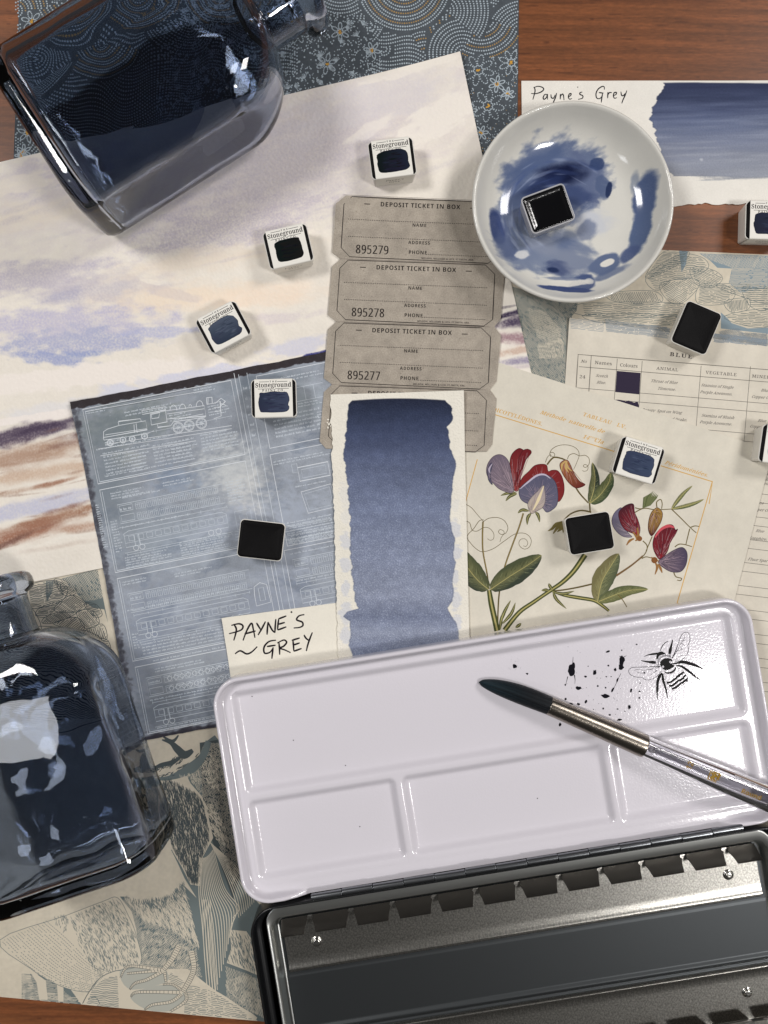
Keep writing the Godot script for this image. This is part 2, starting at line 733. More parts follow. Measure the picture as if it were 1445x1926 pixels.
func _ready() -> void:
	# camera, straight above the table
	var cam := Camera3D.new()
	cam.name = "camera"
	cam.position = Vector3(0, EYE, 0)
	cam.rotation_degrees = Vector3(-90, 0, 0)
	cam.fov = 64.0
	cam.near = 0.01
	cam.far = 20.0
	cam.current = true
	add_child(cam)
	# the dim room, and the ceiling lamps that light the table
	var env := Environment.new()
	env.background_mode = Environment.BG_COLOR
	env.background_color = Color(0.40, 0.395, 0.39)
	env.background_energy_multiplier = 0.34
	env.tonemap_mode = Environment.TONE_MAPPER_LINEAR
	env.tonemap_exposure = 1.0
	env.sdfgi_enabled = true
	env.ssao_enabled = true
	env.ssil_enabled = true
	var we := WorldEnvironment.new()
	we.environment = env
	add_child(we)
	lamp(Vector3(0.68, 1.15, 0.33), Vector2(0.25, 0.16), 0.68, Color(1.0, 0.99, 0.98))
	lamp(Vector3(0.85, 0.95, -0.55), Vector2(0.34, 0.28), 0.70, Color(1.0, 0.985, 0.975))
	lamp(Vector3(-0.75, 1.05, -0.36), Vector2(0.32, 0.28), 0.84, Color(1.0, 0.99, 0.98))
	lamp(Vector3(-0.63, 1.05, 0.33), Vector2(0.20, 0.15), 0.075, Color(0.97, 0.98, 1.0))

	rng.seed = 7
	noise_low = noise_bytes(0.012, 4, 3)
	noise_mid = noise_bytes(0.045, 4, 5)
	noise_fine = noise_bytes(0.3, 2, 9)
	ink_mat = material(255, 255, 255, 0.75, 0.0, 0.25)
	ink_mat.vertex_color_use_as_albedo = true
	foil_mat = material(255, 255, 255, 0.35, 0.6, 0.5)
	foil_mat.vertex_color_use_as_albedo = true
	serif = font("Droid Serif", 400)
	serif_bold = font("Droid Serif", 700)
	sans = font("Droid Sans", 400)
	sans_bold = font("Droid Sans", 700)
	mono = font("Droid Sans Mono", 400)

	table()
	engraved_sheet()
	dotted_sheet()
	grey_card()
	colour_chart()
	watercolour()
	flower_plate()
	blueprint()
	tickets()
	name_card()
	swatch_card()
	paint_pans()
	dish()
	palette_tin()
	paint_brush()
	bottles()


func lamp(where: Vector3, size: Vector2, energy: float, col: Color) -> void:
	var l := AreaLight3D.new()
	l.name = "ceiling_lamp"
	l.area_size = size
	l.area_range = 6.0
	l.area_attenuation = 2.0
	l.light_energy = energy
	l.light_color = col
	l.shadow_enabled = true
	add_child(l, true)
	l.look_at_from_position(where, Vector3(0, 0, 0), Vector3(0, 0, -1))


func font(called: String, weight: int) -> SystemFont:
	var f := SystemFont.new()
	f.font_names = PackedStringArray([called])
	f.font_weight = weight
	return f


func table() -> void:
	var area := Rect2(-200, -120, 1845, 2160)
	var c := canvas(area, 0.5, 115, 68, 39)
	c.streaks(2.0, 22.0, 0.20, 0.8, 2)
	c.streaks(1.0, 30.0, 0.12, 4.2, 5)
	c.streaks(0.0, 9.0, 0.12, 9.0, 8)
	for i in 26:
		c.wash(rng.randf_range(-200, 1645), rng.randf_range(-100, 2000), rng.randf_range(200, 600), rng.randf_range(3, 12), rng.randf_range(-2, 3), 70, 38, 22, 0.35, 0.8, 0.6, 0.1, 0.0, 0.1)
	for i in 14:
		c.wash(rng.randf_range(-200, 1645), rng.randf_range(-100, 2000), rng.randf_range(200, 500), rng.randf_range(8, 26), rng.randf_range(-2, 3), 150, 96, 58, 0.3, 0.9, 0.6, 0.1, 0.0, 0.1)
	for i in 1500:
		c.wash(rng.randf_range(-200, 1645), rng.randf_range(-100, 2000), rng.randf_range(5, 22), rng.randf_range(1.0, 2.2), rng.randf_range(-2, 3), 62, 32, 18, 0.45, 0.6, 0.3, 0.1, 0.0, 0.3)
	var m := paper(c.texture(), 0.0, 0.42, 0.45)
	var w := area.size * U
	var mid := Vector2(area.get_center().x - CX, area.get_center().y - CZ) * U
	var r := Rows.new()
	var map := func(p: Vector3) -> Vector2: return (Vector2(p.x, p.z) - mid) / w + Vector2(0.5, 0.5)
	var rows := []
	for pr in [[0.006, -0.025], [0.0, -0.022], [0.0, -0.003], [0.0009, -0.0009], [0.003, 0.0]]:
		var q := round_rect(1.3, 1.0, 0.01, pr[0], pr[1], 8)
		rows.append(q)
	r.add(rows, true, true, -2.0, map)
	r.cap(rows[-1], Vector3.UP, map)
	r.cap(rows[0], Vector3.DOWN, map)
	var o := put("wooden_table", r.mesh(m))
	o.position.y = 0.0
	tag(o, "brown wood grain tabletop under all the papers", "table")


# A rounded rectangle round the origin, `inset` in from its outline, at height y.
func round_rect(l: float, w: float, rad: float, inset: float, y: float, steps: int = 6, sides: int = 1) -> PackedVector3Array:
	var out := PackedVector3Array()
	var r := maxf(rad - inset, 0.0)
	var hx := l * 0.5 - inset - r
	var hz := w * 0.5 - inset - r
	var centre := [Vector2(hx, hz), Vector2(-hx, hz), Vector2(-hx, -hz), Vector2(hx, -hz)]
	for k in 4:
		for i in steps + 1:
			var a := PI * 0.5 * (k + float(i) / steps)
			var p: Vector2 = centre[k] + Vector2(cos(a), sin(a)) * r
			out.append(Vector3(p.x, y, p.y))
		if sides > 1:
			var p0 := out[-1]
			var a1 := PI * 0.5 * (k + 1)
			var c1: Vector2 = centre[(k + 1) % 4] + Vector2(cos(a1), sin(a1)) * r
			for i in range(1, sides):
				out.append(p0.lerp(Vector3(c1.x, y, c1.y), float(i) / sides))
	return out


func dotted_sheet() -> void:
	var area := Rect2(10, -110, 980, 640)
	var c := canvas(area, 0.5, 76, 82, 88)
	c.grain(0.06, 0.06, 0.05, 3)
	var o := sheet("patterned_paper", quad(Vector2(39, -90), Vector2(977, -90), Vector2(971, 480), Vector2(20, 480), 0.3, 8), 0.00002, 0.00028, paper(c.texture()), area)
	tag(o, "dark grey patterned paper covered in pale dots and daisies", "patterned paper")
	var ink := Ink.plan(0.00028)
	var pale := lin(166, 178, 186)
	var gold := lin(158, 130, 84)
	var flowers: Array = [[900, 132, 30], [918, 199, 31], [962, 118, 24], [935, 158, 16], [884, 208, 14], [905, 250, 14], [955, 176, 12], [860, 40, 0], [640, 60, 18], [700, 95, 16], [615, 120, 20], [560, 60, 22], [500, 30, 22], [60, 40, 20], [52, 250, 18], [45, 285, 14], [40, 292, 12]]
	for f in flowers:
		if f[2] <= 0:
			continue
		var petals := 8 if f[2] > 20 else 6
		var turn0 := rng.randf() * TAU
		for kpt in petals:
			var a := turn0 + TAU * kpt / petals
			var d := Vector2(cos(a), sin(a))
			var mid: Vector2 = Vector2(f[0], f[1]) + d * f[2] * 0.62
			for q in 14:
				var b := TAU * q / 14
				var p: Vector2 = mid + d * cos(b) * f[2] * 0.36 + d.orthogonal() * sin(b) * f[2] * 0.18
				if p.x < 974:
					ink.dot(p, 1.25, pale, 6)
		for q in 7:
			ink.dot(Vector2(f[0], f[1]) + Vector2(rng.randf_range(-3, 3), rng.randf_range(-3, 3)), 1.6, lin(196, 150, 66), 6)
	# fans of dotted arcs lie over one another above rows that run in waves
	var taken := func(p: Vector2) -> bool:
		for f in flowers:
			if p.distance_to(Vector2(f[0], f[1])) < f[2] * 1.05:
				return true
		return false
	var fans := []
	for p in [[722, 92, 70, 20], [760, -30, 60, 95], [835, 20, -60, 90], [870, 100, 200, 70], [905, 30, 120, 110], [985, 70, 190, 80], [660, 30, 90, 70], [800, 110, -20, 60], [945, 95, 250, 70], [640, -40, 80, 90], [990, 300, 180, 90], [880, 330, 290, 80], [955, 235, 240, 60], [120, 0, 60, 90], [60, 110, -20, 80], [190, 70, 120, 90], [30, 20, 40, 70], [260, -20, 70, 90], [350, 40, 100, 80], [430, -30, 90, 90], [40, 260, -40, 70]]:
		fans.append([Vector2(p[0], p[1]), Vector2.from_angle(deg_to_rad(p[2])), float(p[3]), rng.randf() < 0.5])
	var owner_of := func(p: Vector2) -> int:
		for i in fans.size():
			var d: Vector2 = p - fans[i][0]
			if d.length() < fans[i][2] and d.normalized().dot(fans[i][1]) > -0.15:
				return i
		return -1
	var loose := func(p: Vector2) -> bool: return (p.x > 560 and p.x < 700 and p.y > 25 + (p.x - 560) * 0.1) or (p.x < 720 and p.x > 380 and p.y > 140) or (p.x > 850 and p.y > 108)
	for i in fans.size():
		var gap := rng.randf_range(6.0, 7.0)
		for ring in range(1, int(fans[i][2] / gap)):
			var rad := ring * gap
			var count := int(TAU * rad / 4.4)
			for kk in count:
				var a := TAU * kk / count
				var p: Vector2 = fans[i][0] + Vector2(cos(a), sin(a)) * rad
				if p.x < 32 or p.x > 974 or p.y < -80 or p.y > 470 or loose.call(p) or owner_of.call(p) != i or taken.call(p):
					continue
				ink.dot(p, rng.randf_range(1.4, 1.8), gold if fans[i][3] and ring % 3 == 0 else pale, 6)
	for row in 90:
		var x := 30.0
		while x < 974.0:
			var p := Vector2(x, -90.0 + row * 6.4 + 16.0 * sin(x / 46.0 + row * 0.06) + 9.0 * sin(x / 19.0 + 1.3))
			x += 4.3
			if p.y > 470 or p.y < -80 or loose.call(p) or owner_of.call(p) >= 0 or taken.call(p):
				continue
			ink.dot(p, rng.randf_range(1.3, 1.75), pale, 6)
	# loose dots and small sprigs between them
	for i in 5200:
		var p := Vector2(rng.randf_range(300, 760), rng.randf_range(-60, 330))
		var in_loose := (p.x > 560 and p.x < 720 and p.y > 25 + (p.x - 560) * 0.1) or (p.x < 720 and p.y > 110) or p.x < 560
		if not in_loose or taken.call(p):
			continue
		ink.dot(p, rng.randf_range(1.0, 1.7), pale, 5)
	for i in 190:
		var p := Vector2(rng.randf_range(330, 740), rng.randf_range(-40, 320))
		var a := rng.randf() * TAU
		var in_loose2 := p.x < 560 or (p.x < 700 and p.y > 40)
		if in_loose2:
			for kk in 7:
				var aa := a + (kk - 3) * 0.33
				ink.line(PackedVector2Array([p, p + Vector2(cos(aa), sin(aa)) * rng.randf_range(7, 12)]), 1.0, pale)
	for i in 900:
		var p := Vector2(rng.randf_range(860, 972), rng.randf_range(105, 330))
		if not taken.call(p):
			ink.dot(p, rng.randf_range(0.8, 1.4), pale if rng.randf() < 0.93 else gold, 5)
	var print_ := ink.commit("printed_dots", o, ink_mat)
	print_.set_meta("kind", "stuff")


func engraved_sheet() -> void:
	var area := Rect2(-320, 380, 2000, 1640)
	var c := canvas(area, 0.35, 203, 194, 176)
	c.grain(0.03, 0.03, 0.04, 1)
	var outline := quad(Vector2(-300, 1846), Vector2(-300, 402), Vector2(1640, 487), Vector2(1640, 2030), 0.35, 12)
	var o := sheet("engraved_print", outline, 0.0003, 0.00055, paper(c.texture()), area)
	tag(o, "big cream sheet printed with slate engravings of webbed-footed birds, lowest under the tin", "print")
	var ink := Ink.plan(0.00055)
	ink.clip = outline
	ink.heavy = 1.15
	var slate := lin(108, 118, 118)
	var dark := lin(78, 86, 87)
	var cream := lin(203, 194, 176)
	var blue := lin(132, 147, 156)
	# far right: sky, clouds and a shore hatched in rows of fine lines
	ink.layer = 1
	ink.poly(zp(960, 460, 2.979, [-40, 225, 230, 290, 380, 300, 372, 370, 345, 400, 335, 520, 330, 860, 60, 860, 0, 420]), slate)
	ink.poly(zp(960, 460, 2.979, [1060, 50, 1445, 62, 1445, 130, 1250, 135, 1160, 130, 1120, 90]), blue)
	ink.poly(zp(960, 460, 2.979, [1240, 140, 1445, 130, 1445, 240, 1290, 270, 1225, 215]), blue)
	ink.poly(zp(960, 460, 2.979, [945, 30, 995, 35, 985, 110, 960, 155]), blue)
	ink.poly(zp(960, 460, 2.979, [1180, 380, 1215, 410, 1240, 440, 1330, 470, 1445, 465, 1445, 500, 1180, 470]), blue)
	ink.layer = 2
	var patches: Array = [
		[[760, 180, 940, 60, 1070, 70, 1110, 130, 1000, 190, 900, 200, 820, 260], 4, 3.2, 0.8],
		[[840, 220, 1010, 190, 1060, 230, 960, 330, 880, 310], -32, 3.0, 0.6],
		[[1010, 130, 1130, 140, 1190, 190, 1130, 240, 1040, 220], 24, 2.8, 0.5],
		[[1060, 230, 1180, 220, 1260, 270, 1210, 330, 1050, 330], -10, 2.7, 0.5],
		[[1200, 320, 1330, 300, 1335, 360, 1240, 380], 80, 2.6, 0.4],
		[[560, 270, 800, 260, 850, 320, 700, 335, 560, 310], 62, 3.0, 0.5],
		[[400, 330, 960, 330, 1000, 400, 420, 400], 3, 3.4, 0.6],
		[[430, 390, 940, 395, 930, 450, 520, 440], 5, 3.0, 0.4],
		[[860, 40, 1000, 40, 960, 100, 800, 180, 760, 170], 6, 2.8, 0.7],
		[[1150, 230, 1300, 220, 1445, 250, 1445, 330, 1320, 300], 2, 3.6, 0.6],
		[[1200, 400, 1445, 360, 1445, 460, 1300, 450], 3, 3.0, 0.5],
		[[1300, 240, 1445, 240, 1445, 360, 1350, 350], 1, 3.8, 0.5]]
	for p in patches:
		hatch(ink, zp(960, 460, 2.979, p[0]), p[1], p[2], 0.9, slate, p[3], 2.5, 30.0)
		ink.line(smooth(zp(960, 460, 2.979, p[0]), 4, true), 0.8, slate, 0.8, true)
	for p in [[1060, 50, 1445, 62, 1445, 130, 1250, 135, 1120, 90], [1240, 140, 1445, 130, 1445, 240, 1290, 270, 1225, 215]]:
		hatch(ink, zp(960, 460, 2.979, p), -62 if p[0] == 1060 else 1, 2.3, 0.8, cream, 0.3, 3.0, 26.0)
	var shade := zp(960, 460, 2.979, [-40, 225, 230, 290, 380, 300, 372, 370, 345, 400, 335, 520, 330, 860, 60, 860, 0, 420])
	hatch(ink, shade, 52, 2.5, 0.75, cream, 0.3, 3.0, 18.0)
	hatch(ink, zp(960, 460, 2.979, [90, 350, 200, 380, 290, 480, 280, 560, 150, 520]), 20, 3.0, 0.9, cream, 0.6, 2.0, 16.0)
	hatch(ink, zp(960, 460, 2.979, [150, 560, 300, 520, 300, 640, 165, 640]), 70, 3.2, 1.3, cream, 0.5, 2.0, 9.0)
	hatch(ink, zp(960, 460, 2.979, [100, 240, 330, 290, 330, 380, 250, 360]), -70, 2.6, 0.8, dark, 0.3, 3.0, 16.0)
	# left: hills in wavy rows
	ink.layer = 1
	var hill := zp(0, 1070, 5.504, [640, 100, 1010, 0, 1120, 560, 1080, 420, 960, 400, 880, 340, 760, 220])
	ink.poly(hill, slate)
	ink.layer = 2
	hatch(ink, zp(0, 1070, 5.504, [640, 100, 1010, 0, 1080, 300, 960, 330, 880, 330, 760, 220]), 57, 2.6, 0.8, cream, 0.2, 4.0, 26.0)
	var hills: Array = [
		[[290, 180, 560, 120, 700, 200, 640, 330, 420, 400, 320, 390], 6, 3.0, 0.8],
		[[560, 110, 690, 130, 800, 230, 720, 280, 640, 250], 28, 2.7, 0.4],
		[[640, 330, 760, 270, 900, 370, 820, 440, 640, 450, 560, 420], 34, 2.7, 0.4],
		[[420, 400, 640, 330, 560, 430, 470, 500, 370, 480], 3, 2.8, 0.6],
		[[470, 500, 640, 440, 790, 450, 720, 500, 560, 560, 440, 560], 36, 2.5, 0.3],
		[[800, 440, 960, 430, 1030, 560, 900, 620, 830, 540], 50, 2.6, 0.4],
		[[560, 560, 790, 500, 880, 610, 800, 640, 640, 600], -40, 3.2, 0.3],
		[[880, 640, 1060, 570, 1110, 720, 1000, 740, 900, 680], -72, 3.2, 0.3],
		[[980, 740, 1120, 740, 1170, 960, 1120, 900], 4, 3.6, 0.3],
		[[880, 350, 1000, 370, 1060, 470, 1000, 500, 900, 420], 12, 2.6, 0.3],
		[[0, 300, 320, 390, 420, 700, 0, 700], 8, 3.0, 0.7],
		[[0, 700, 900, 640, 1180, 980, 1250, 1500, 0, 1600], 12, 4.0, 0.8]]
	for p in hills:
		hatch(ink, zp(0, 1070, 5.504, p[0]), p[1], p[2], 1.25, dark, p[3], 2.0, 34.0)
		ink.line(smooth(zp(0, 1070, 5.504, p[0]), 4, true), 1.1, dark, 1.1, true)
	for x in [485, 500, 516, 530, 545]:
		ink.line(zp(0, 1070, 5.504, [x, 120, x - 6, 230, 490, 330]), 1.6, slate)
	# the standing bird at the bottom left
	var ox := 200.0
	var oy := 1380.0
	var s := 3.527
	ink.layer = 1
	ink.poly(zp(ox, oy, s, [520, 250, 600, 200, 650, 60, 720, 10, 760, 60, 860, 700, 900, 1000, 1060, 1180, 1060, 1926, 1020, 1926, 960, 1850, 820, 1790, 760, 1730, 640, 1640, 540, 1560, 420, 1560, 230, 1530, 200, 1300, 170, 1180, 90, 1080, 140, 1080, 250, 1250, 420, 1300, 620, 1440, 640, 1330, 600, 1090, 520, 960, 470, 850, 430, 770, 560, 760, 700, 700, 640, 420, 560, 330]), slate)
	ink.poly(zp(ox, oy, s, [-560, 1590, -420, 1600, -350, 1640, -240, 1690, -140, 1830, -30, 1810, 30, 1900, -200, 1880, -560, 1860]), slate)
	ink.poly(zp(ox, oy, s, [1000, 1200, 1400, 1200, 1400, 2000, 1040, 1960]), slate)
	ink.poly(zp(ox, oy, s, [110, 1095, 250, 1150, 420, 1120, 520, 1010, 600, 1090, 640, 1330, 640, 1460, 420, 1310, 250, 1255]), slate)
	ink.poly(zp(ox, oy, s, [620, 60, 740, 40, 900, 900, 840, 1100, 700, 700, 640, 420]), dark)
	ink.layer = 2
	hatch(ink, zp(ox, oy, s, [1000, 1180, 1400, 1200, 1400, 2000, 960, 1850, 800, 1760, 790, 1640, 900, 1600, 1010, 1620]), 74, 2.4, 0.75, cream, 0.3, 2.5, 22.0)
	hatch(ink, zp(ox, oy, s, [110, 1095, 250, 1150, 600, 1400, 620, 1640, 420, 1560, 230, 1530, 200, 1300]), -52, 2.3, 0.7, cream, 0.3, 5.0, 16.0)
	hatch(ink, zp(ox, oy, s, [520, 250, 600, 200, 650, 60, 760, 60, 900, 900, 840, 1000, 640, 420]), 62, 2.3, 0.75, cream, 0.4, 3.0, 16.0)
	hatch(ink, zp(ox, oy, s, [-560, 1590, -350, 1640, -140, 1830, 30, 1900, -560, 1870]), 6, 2.3, 0.7, cream, 0.3, 3.0, 30.0)
	ink.layer = 3
	ink.poly(zp(ox, oy, s, [820, 1300, 930, 1310, 1000, 1420, 1000, 1600, 930, 1570, 800, 1520, 830, 1420]), cream)
	ink.poly(zp(ox, oy, s, [280, 340, 420, 300, 520, 350, 620, 400, 660, 470, 710, 690, 640, 820, 620, 1010, 560, 1000, 500, 880, 440, 780, 400, 600, 320, 420]), cream)
	ink.layer = 4
	var back := zp(ox, oy, s, [290, 350, 420, 310, 520, 360, 610, 410, 650, 480, 690, 690, 640, 800, 610, 1000, 560, 980, 500, 860, 440, 760, 400, 600, 330, 440])
	flecks(ink, back, 2300, 74, 82, 13.0, 0.95, dark, 0.07)
	flecks(ink, zp(ox, oy, s, [640, 480, 700, 460, 800, 640, 820, 760, 720, 690]), 110, 40, 70, 10.0, 1.5, cream)
	flecks(ink, zp(ox, oy, s, [640, 180, 730, 110, 750, 380, 680, 350, 640, 260]), 120, 40, 100, 5.0, 1.4, cream, 0.5)
	flecks(ink, zp(ox, oy, s, [480, 280, 620, 250, 640, 330, 560, 330]), 60, 60, 100, 6.0, 0.9, cream, 0.3)
	# breast feathers turning into the flank
	flecks(ink, zp(ox, oy, s, [120, 1090, 250, 1130, 420, 1110, 520, 1020, 590, 1300, 620, 1430, 420, 1290, 250, 1240]), 820, 56, 70, 13.0, 0.95, cream, 0.08)
	flecks(ink, zp(ox, oy, s, [110, 1080, 250, 1110, 420, 1080, 520, 980, 520, 1060, 420, 1140, 250, 1180]), 260, 75, 80, 9.0, 1.1, slate, 0.15)
	# long wing feathers
	for i in 15:
		var t := i / 14.0
		var q := smooth(zp(ox, oy, s, [620 + 90 * t, 820 + 40 * t - 100 * t * t, 615 + 170 * t, 1060 - 40 * t, 640 + 240 * t, 1300 - 150 * t, 680 + 230 * t * (1.0 - 0.3 * t), 1840 - 620 * t]), 8)
		ink.line(q, 1.25, cream)
	for i in 9:
		var t := i / 8.0
		var q := smooth(zp(ox, oy, s, [690 + 20 * t, 720 + 20 * t, 780 + 60 * t, 900 - 40 * t, 850 + 110 * t, 1080 - 60 * t, 880 + 100 * t, 1220 - 100 * t]), 6)
		ink.line(q, 1.1, cream)
	for i in 5:
		ink.line(smooth(zp(ox, oy, s, [640 + i * 12, 1100, 650 + i * 16, 1450, 690 + i * 12, 1860 - i * 40]), 6), 1.0, cream)
	flecks(ink, zp(ox, oy, s, [830, 1310, 930, 1320, 990, 1420, 990, 1590, 930, 1560, 810, 1510]), 130, 66, 76, 12.0, 1.2, slate, 0.1)
	hatch(ink, zp(ox, oy, s, [230, 1300, 420, 1330, 600, 1450, 640, 1620, 420, 1540, 240, 1530]), -52, 2.6, 0.7, cream, 0.2, 7.0, 14.0)
	hatch(ink, zp(ox, oy, s, [790, 1540, 960, 1600, 1060, 1700, 1060, 1900, 960, 1840, 800, 1700]), 70, 2.6, 0.8, cream, 0.2, 4.0, 22.0)
	# branch and leaves above
	ink.layer = 3
	ink.brush(smooth(zp(ox, oy, s, [280, 250, 360, 210, 440, 190, 500, 150]), 5), PackedFloat32Array([2, 7, 8, 3]), dark)
	ink.brush(smooth(zp(ox, oy, s, [330, 300, 430, 290, 560, 230, 640, 150, 680, 50]), 5), PackedFloat32Array([4, 8, 18, 12, 10]), slate)
	ink.brush(smooth(zp(ox, oy, s, [370, 40, 430, 60, 470, 100, 520, 140, 575, 110]), 5), PackedFloat32Array([2, 7, 12, 14, 6]), dark)
	ink.brush(smooth(zp(ox, oy, s, [380, 20, 440, 50, 480, 10]), 5), PackedFloat32Array([3, 6, 2]), dark)
	flecks(ink, zp(ox, oy, s, [270, 240, 500, 140, 520, 180, 300, 270]), 60, -70, -40, 9.0, 1.5, dark, 0.1)
	flecks(ink, zp(ox, oy, s, [330, 290, 560, 190, 640, 100, 660, 180, 560, 260, 400, 310]), 90, -50, -20, 9.0, 1.5, dark, 0.1)
	# the pale bird beside it
	ox = 0.0
	oy = 1640.0
	s = 2.89
	var body := smooth(zp(ox, oy, s, [0, 370, 350, 240, 560, 160, 640, 140, 700, 240, 740, 340, 765, 500, 620, 540, 540, 580, 480, 650, 330, 620, 160, 520]), 4, true)
	ink.layer = 3
	ink.poly(body, cream)
	ink.layer = 4
	flecks(ink, zp(ox, oy, s, [380, 250, 560, 170, 640, 150, 690, 240, 735, 340, 755, 490, 620, 530, 540, 570, 440, 420]), 950, 52, 72, 8.0, 0.85, slate, 0.15)
	for i in 17:
		var t := i / 16.0
		var row := smooth(zp(ox, oy, s, [10 + 240 * t, 375 - 110 * t, 140 + 230 * t, 500 - 130 * t, 300 + 190 * t, 600 - 110 * t, 480 + 110 * t, 655 - 110 * t]), 14)
		for j in range(0, row.size() - 1):
			if rng.randf() < 0.8:
				ink.line(PackedVector2Array([row[j], row[j].lerp(row[j + 1], 0.62)]), 0.95, slate)
	ink.line(body, 0.9, slate, 0.9, true)
	hatch(ink, zp(ox, oy, s, [0, 460, 160, 530, 190, 640, 470, 690, 470, 700, 0, 690]), 4, 2.4, 0.8, cream, 0.3, 6.0, 40.0)
	for q in [[150, 520, 200, 600, 215, 695, 260, 695, 250, 590], [310, 610, 318, 705, 346, 705, 346, 620]]:
		ink.poly(zp(ox, oy, s, q), cream)
	flecks(ink, zp(ox, oy, s, [290, 250, 380, 230, 370, 310, 330, 340]), 34, 80, 110, 7.0, 1.2, slate)
	# rock and webbed feet
	ink.layer = 3
	ink.poly(smooth(zp(ox, oy, s, [460, 720, 480, 650, 540, 570, 680, 520, 860, 520, 1000, 590, 1160, 640, 1290, 720, 1390, 805, 1000, 775]), 4, true), cream)
	ink.layer = 4
	hatch(ink, zp(ox, oy, s, [470, 715, 500, 640, 560, 580, 640, 560, 650, 740, 560, 730]), 4, 3.4, 1.0, slate, 0.8)
	hatch(ink, zp(ox, oy, s, [1000, 600, 1160, 650, 1290, 730, 1370, 800, 1000, 770]), 8, 3.2, 1.0, slate, 0.7, 3.0, 20.0)
	hatch(ink, zp(ox, oy, s, [930, 545, 1010, 600, 980, 620, 900, 580]), 20, 2.8, 0.9, slate, 0.6)
	ink.line(smooth(zp(ox, oy, s, [450, 715, 480, 660, 540, 580, 620, 540, 680, 535]), 5), 1.2, dark)
	ink.line(smooth(zp(ox, oy, s, [480, 690, 520, 680, 545, 720]), 5), 1.1, slate)
	for q in [[870, 530, 680, 520, 655, 575, 720, 640, 900, 600, 910, 545], [985, 640, 900, 610, 710, 665, 790, 745, 930, 755, 1010, 690]]:
		ink.poly(smooth(zp(ox, oy, s, q), 4, true), lin(172, 172, 162))
	for q in [[[975, 400, 935, 475, 885, 535], [15, 12, 10]], [[885, 535, 760, 515, 690, 518, 655, 575], [9, 6, 5, 2]], [[885, 540, 800, 585, 735, 605, 705, 640], [9, 7, 6, 2]], [[895, 540, 905, 612], [8, 3]], [[885, 535, 770, 545, 690, 552], [7, 5, 4]],
		[[1040, 430, 1055, 520, 1030, 590, 990, 655], [15, 12, 12, 10]], [[990, 655, 850, 652, 740, 655, 712, 680], [9, 7, 6, 2]], [[990, 662, 930, 705, 830, 722, 785, 750], [9, 7, 6, 2]], [[1005, 650, 1010, 700, 925, 760], [8, 7, 3]], [[990, 645, 940, 612, 885, 612], [7, 5, 3]]]:
		var run := smooth(zp(ox, oy, s, q[0]), 7)
		var wide := PackedFloat32Array()
		var thin := PackedFloat32Array()
		for w in q[1]:
			wide.append(w * 0.62 + 1.5)
			thin.append(w * 0.62)
		ink.layer = 5
		ink.brush(run, wide, dark)
		ink.layer = 6
		ink.brush(run, thin, cream)
		# scales across
		ink.layer = 7
		for j in range(1, run.size() - 1):
			var f := float(j) / (run.size() - 1) * (wide.size() - 1)
			var w := lerpf(thin[int(f)], thin[mini(int(f) + 1, thin.size() - 1)], f - int(f)) * 0.5
			var nrm := (run[j + 1] - run[j - 1]).normalized().orthogonal()
			ink.line(PackedVector2Array([run[j] - nrm * w, run[j] + nrm * w]), 0.75, dark)
	var print_ := ink.commit("printed_engraving", o, ink_mat)
	print_.set_meta("kind", "stuff")


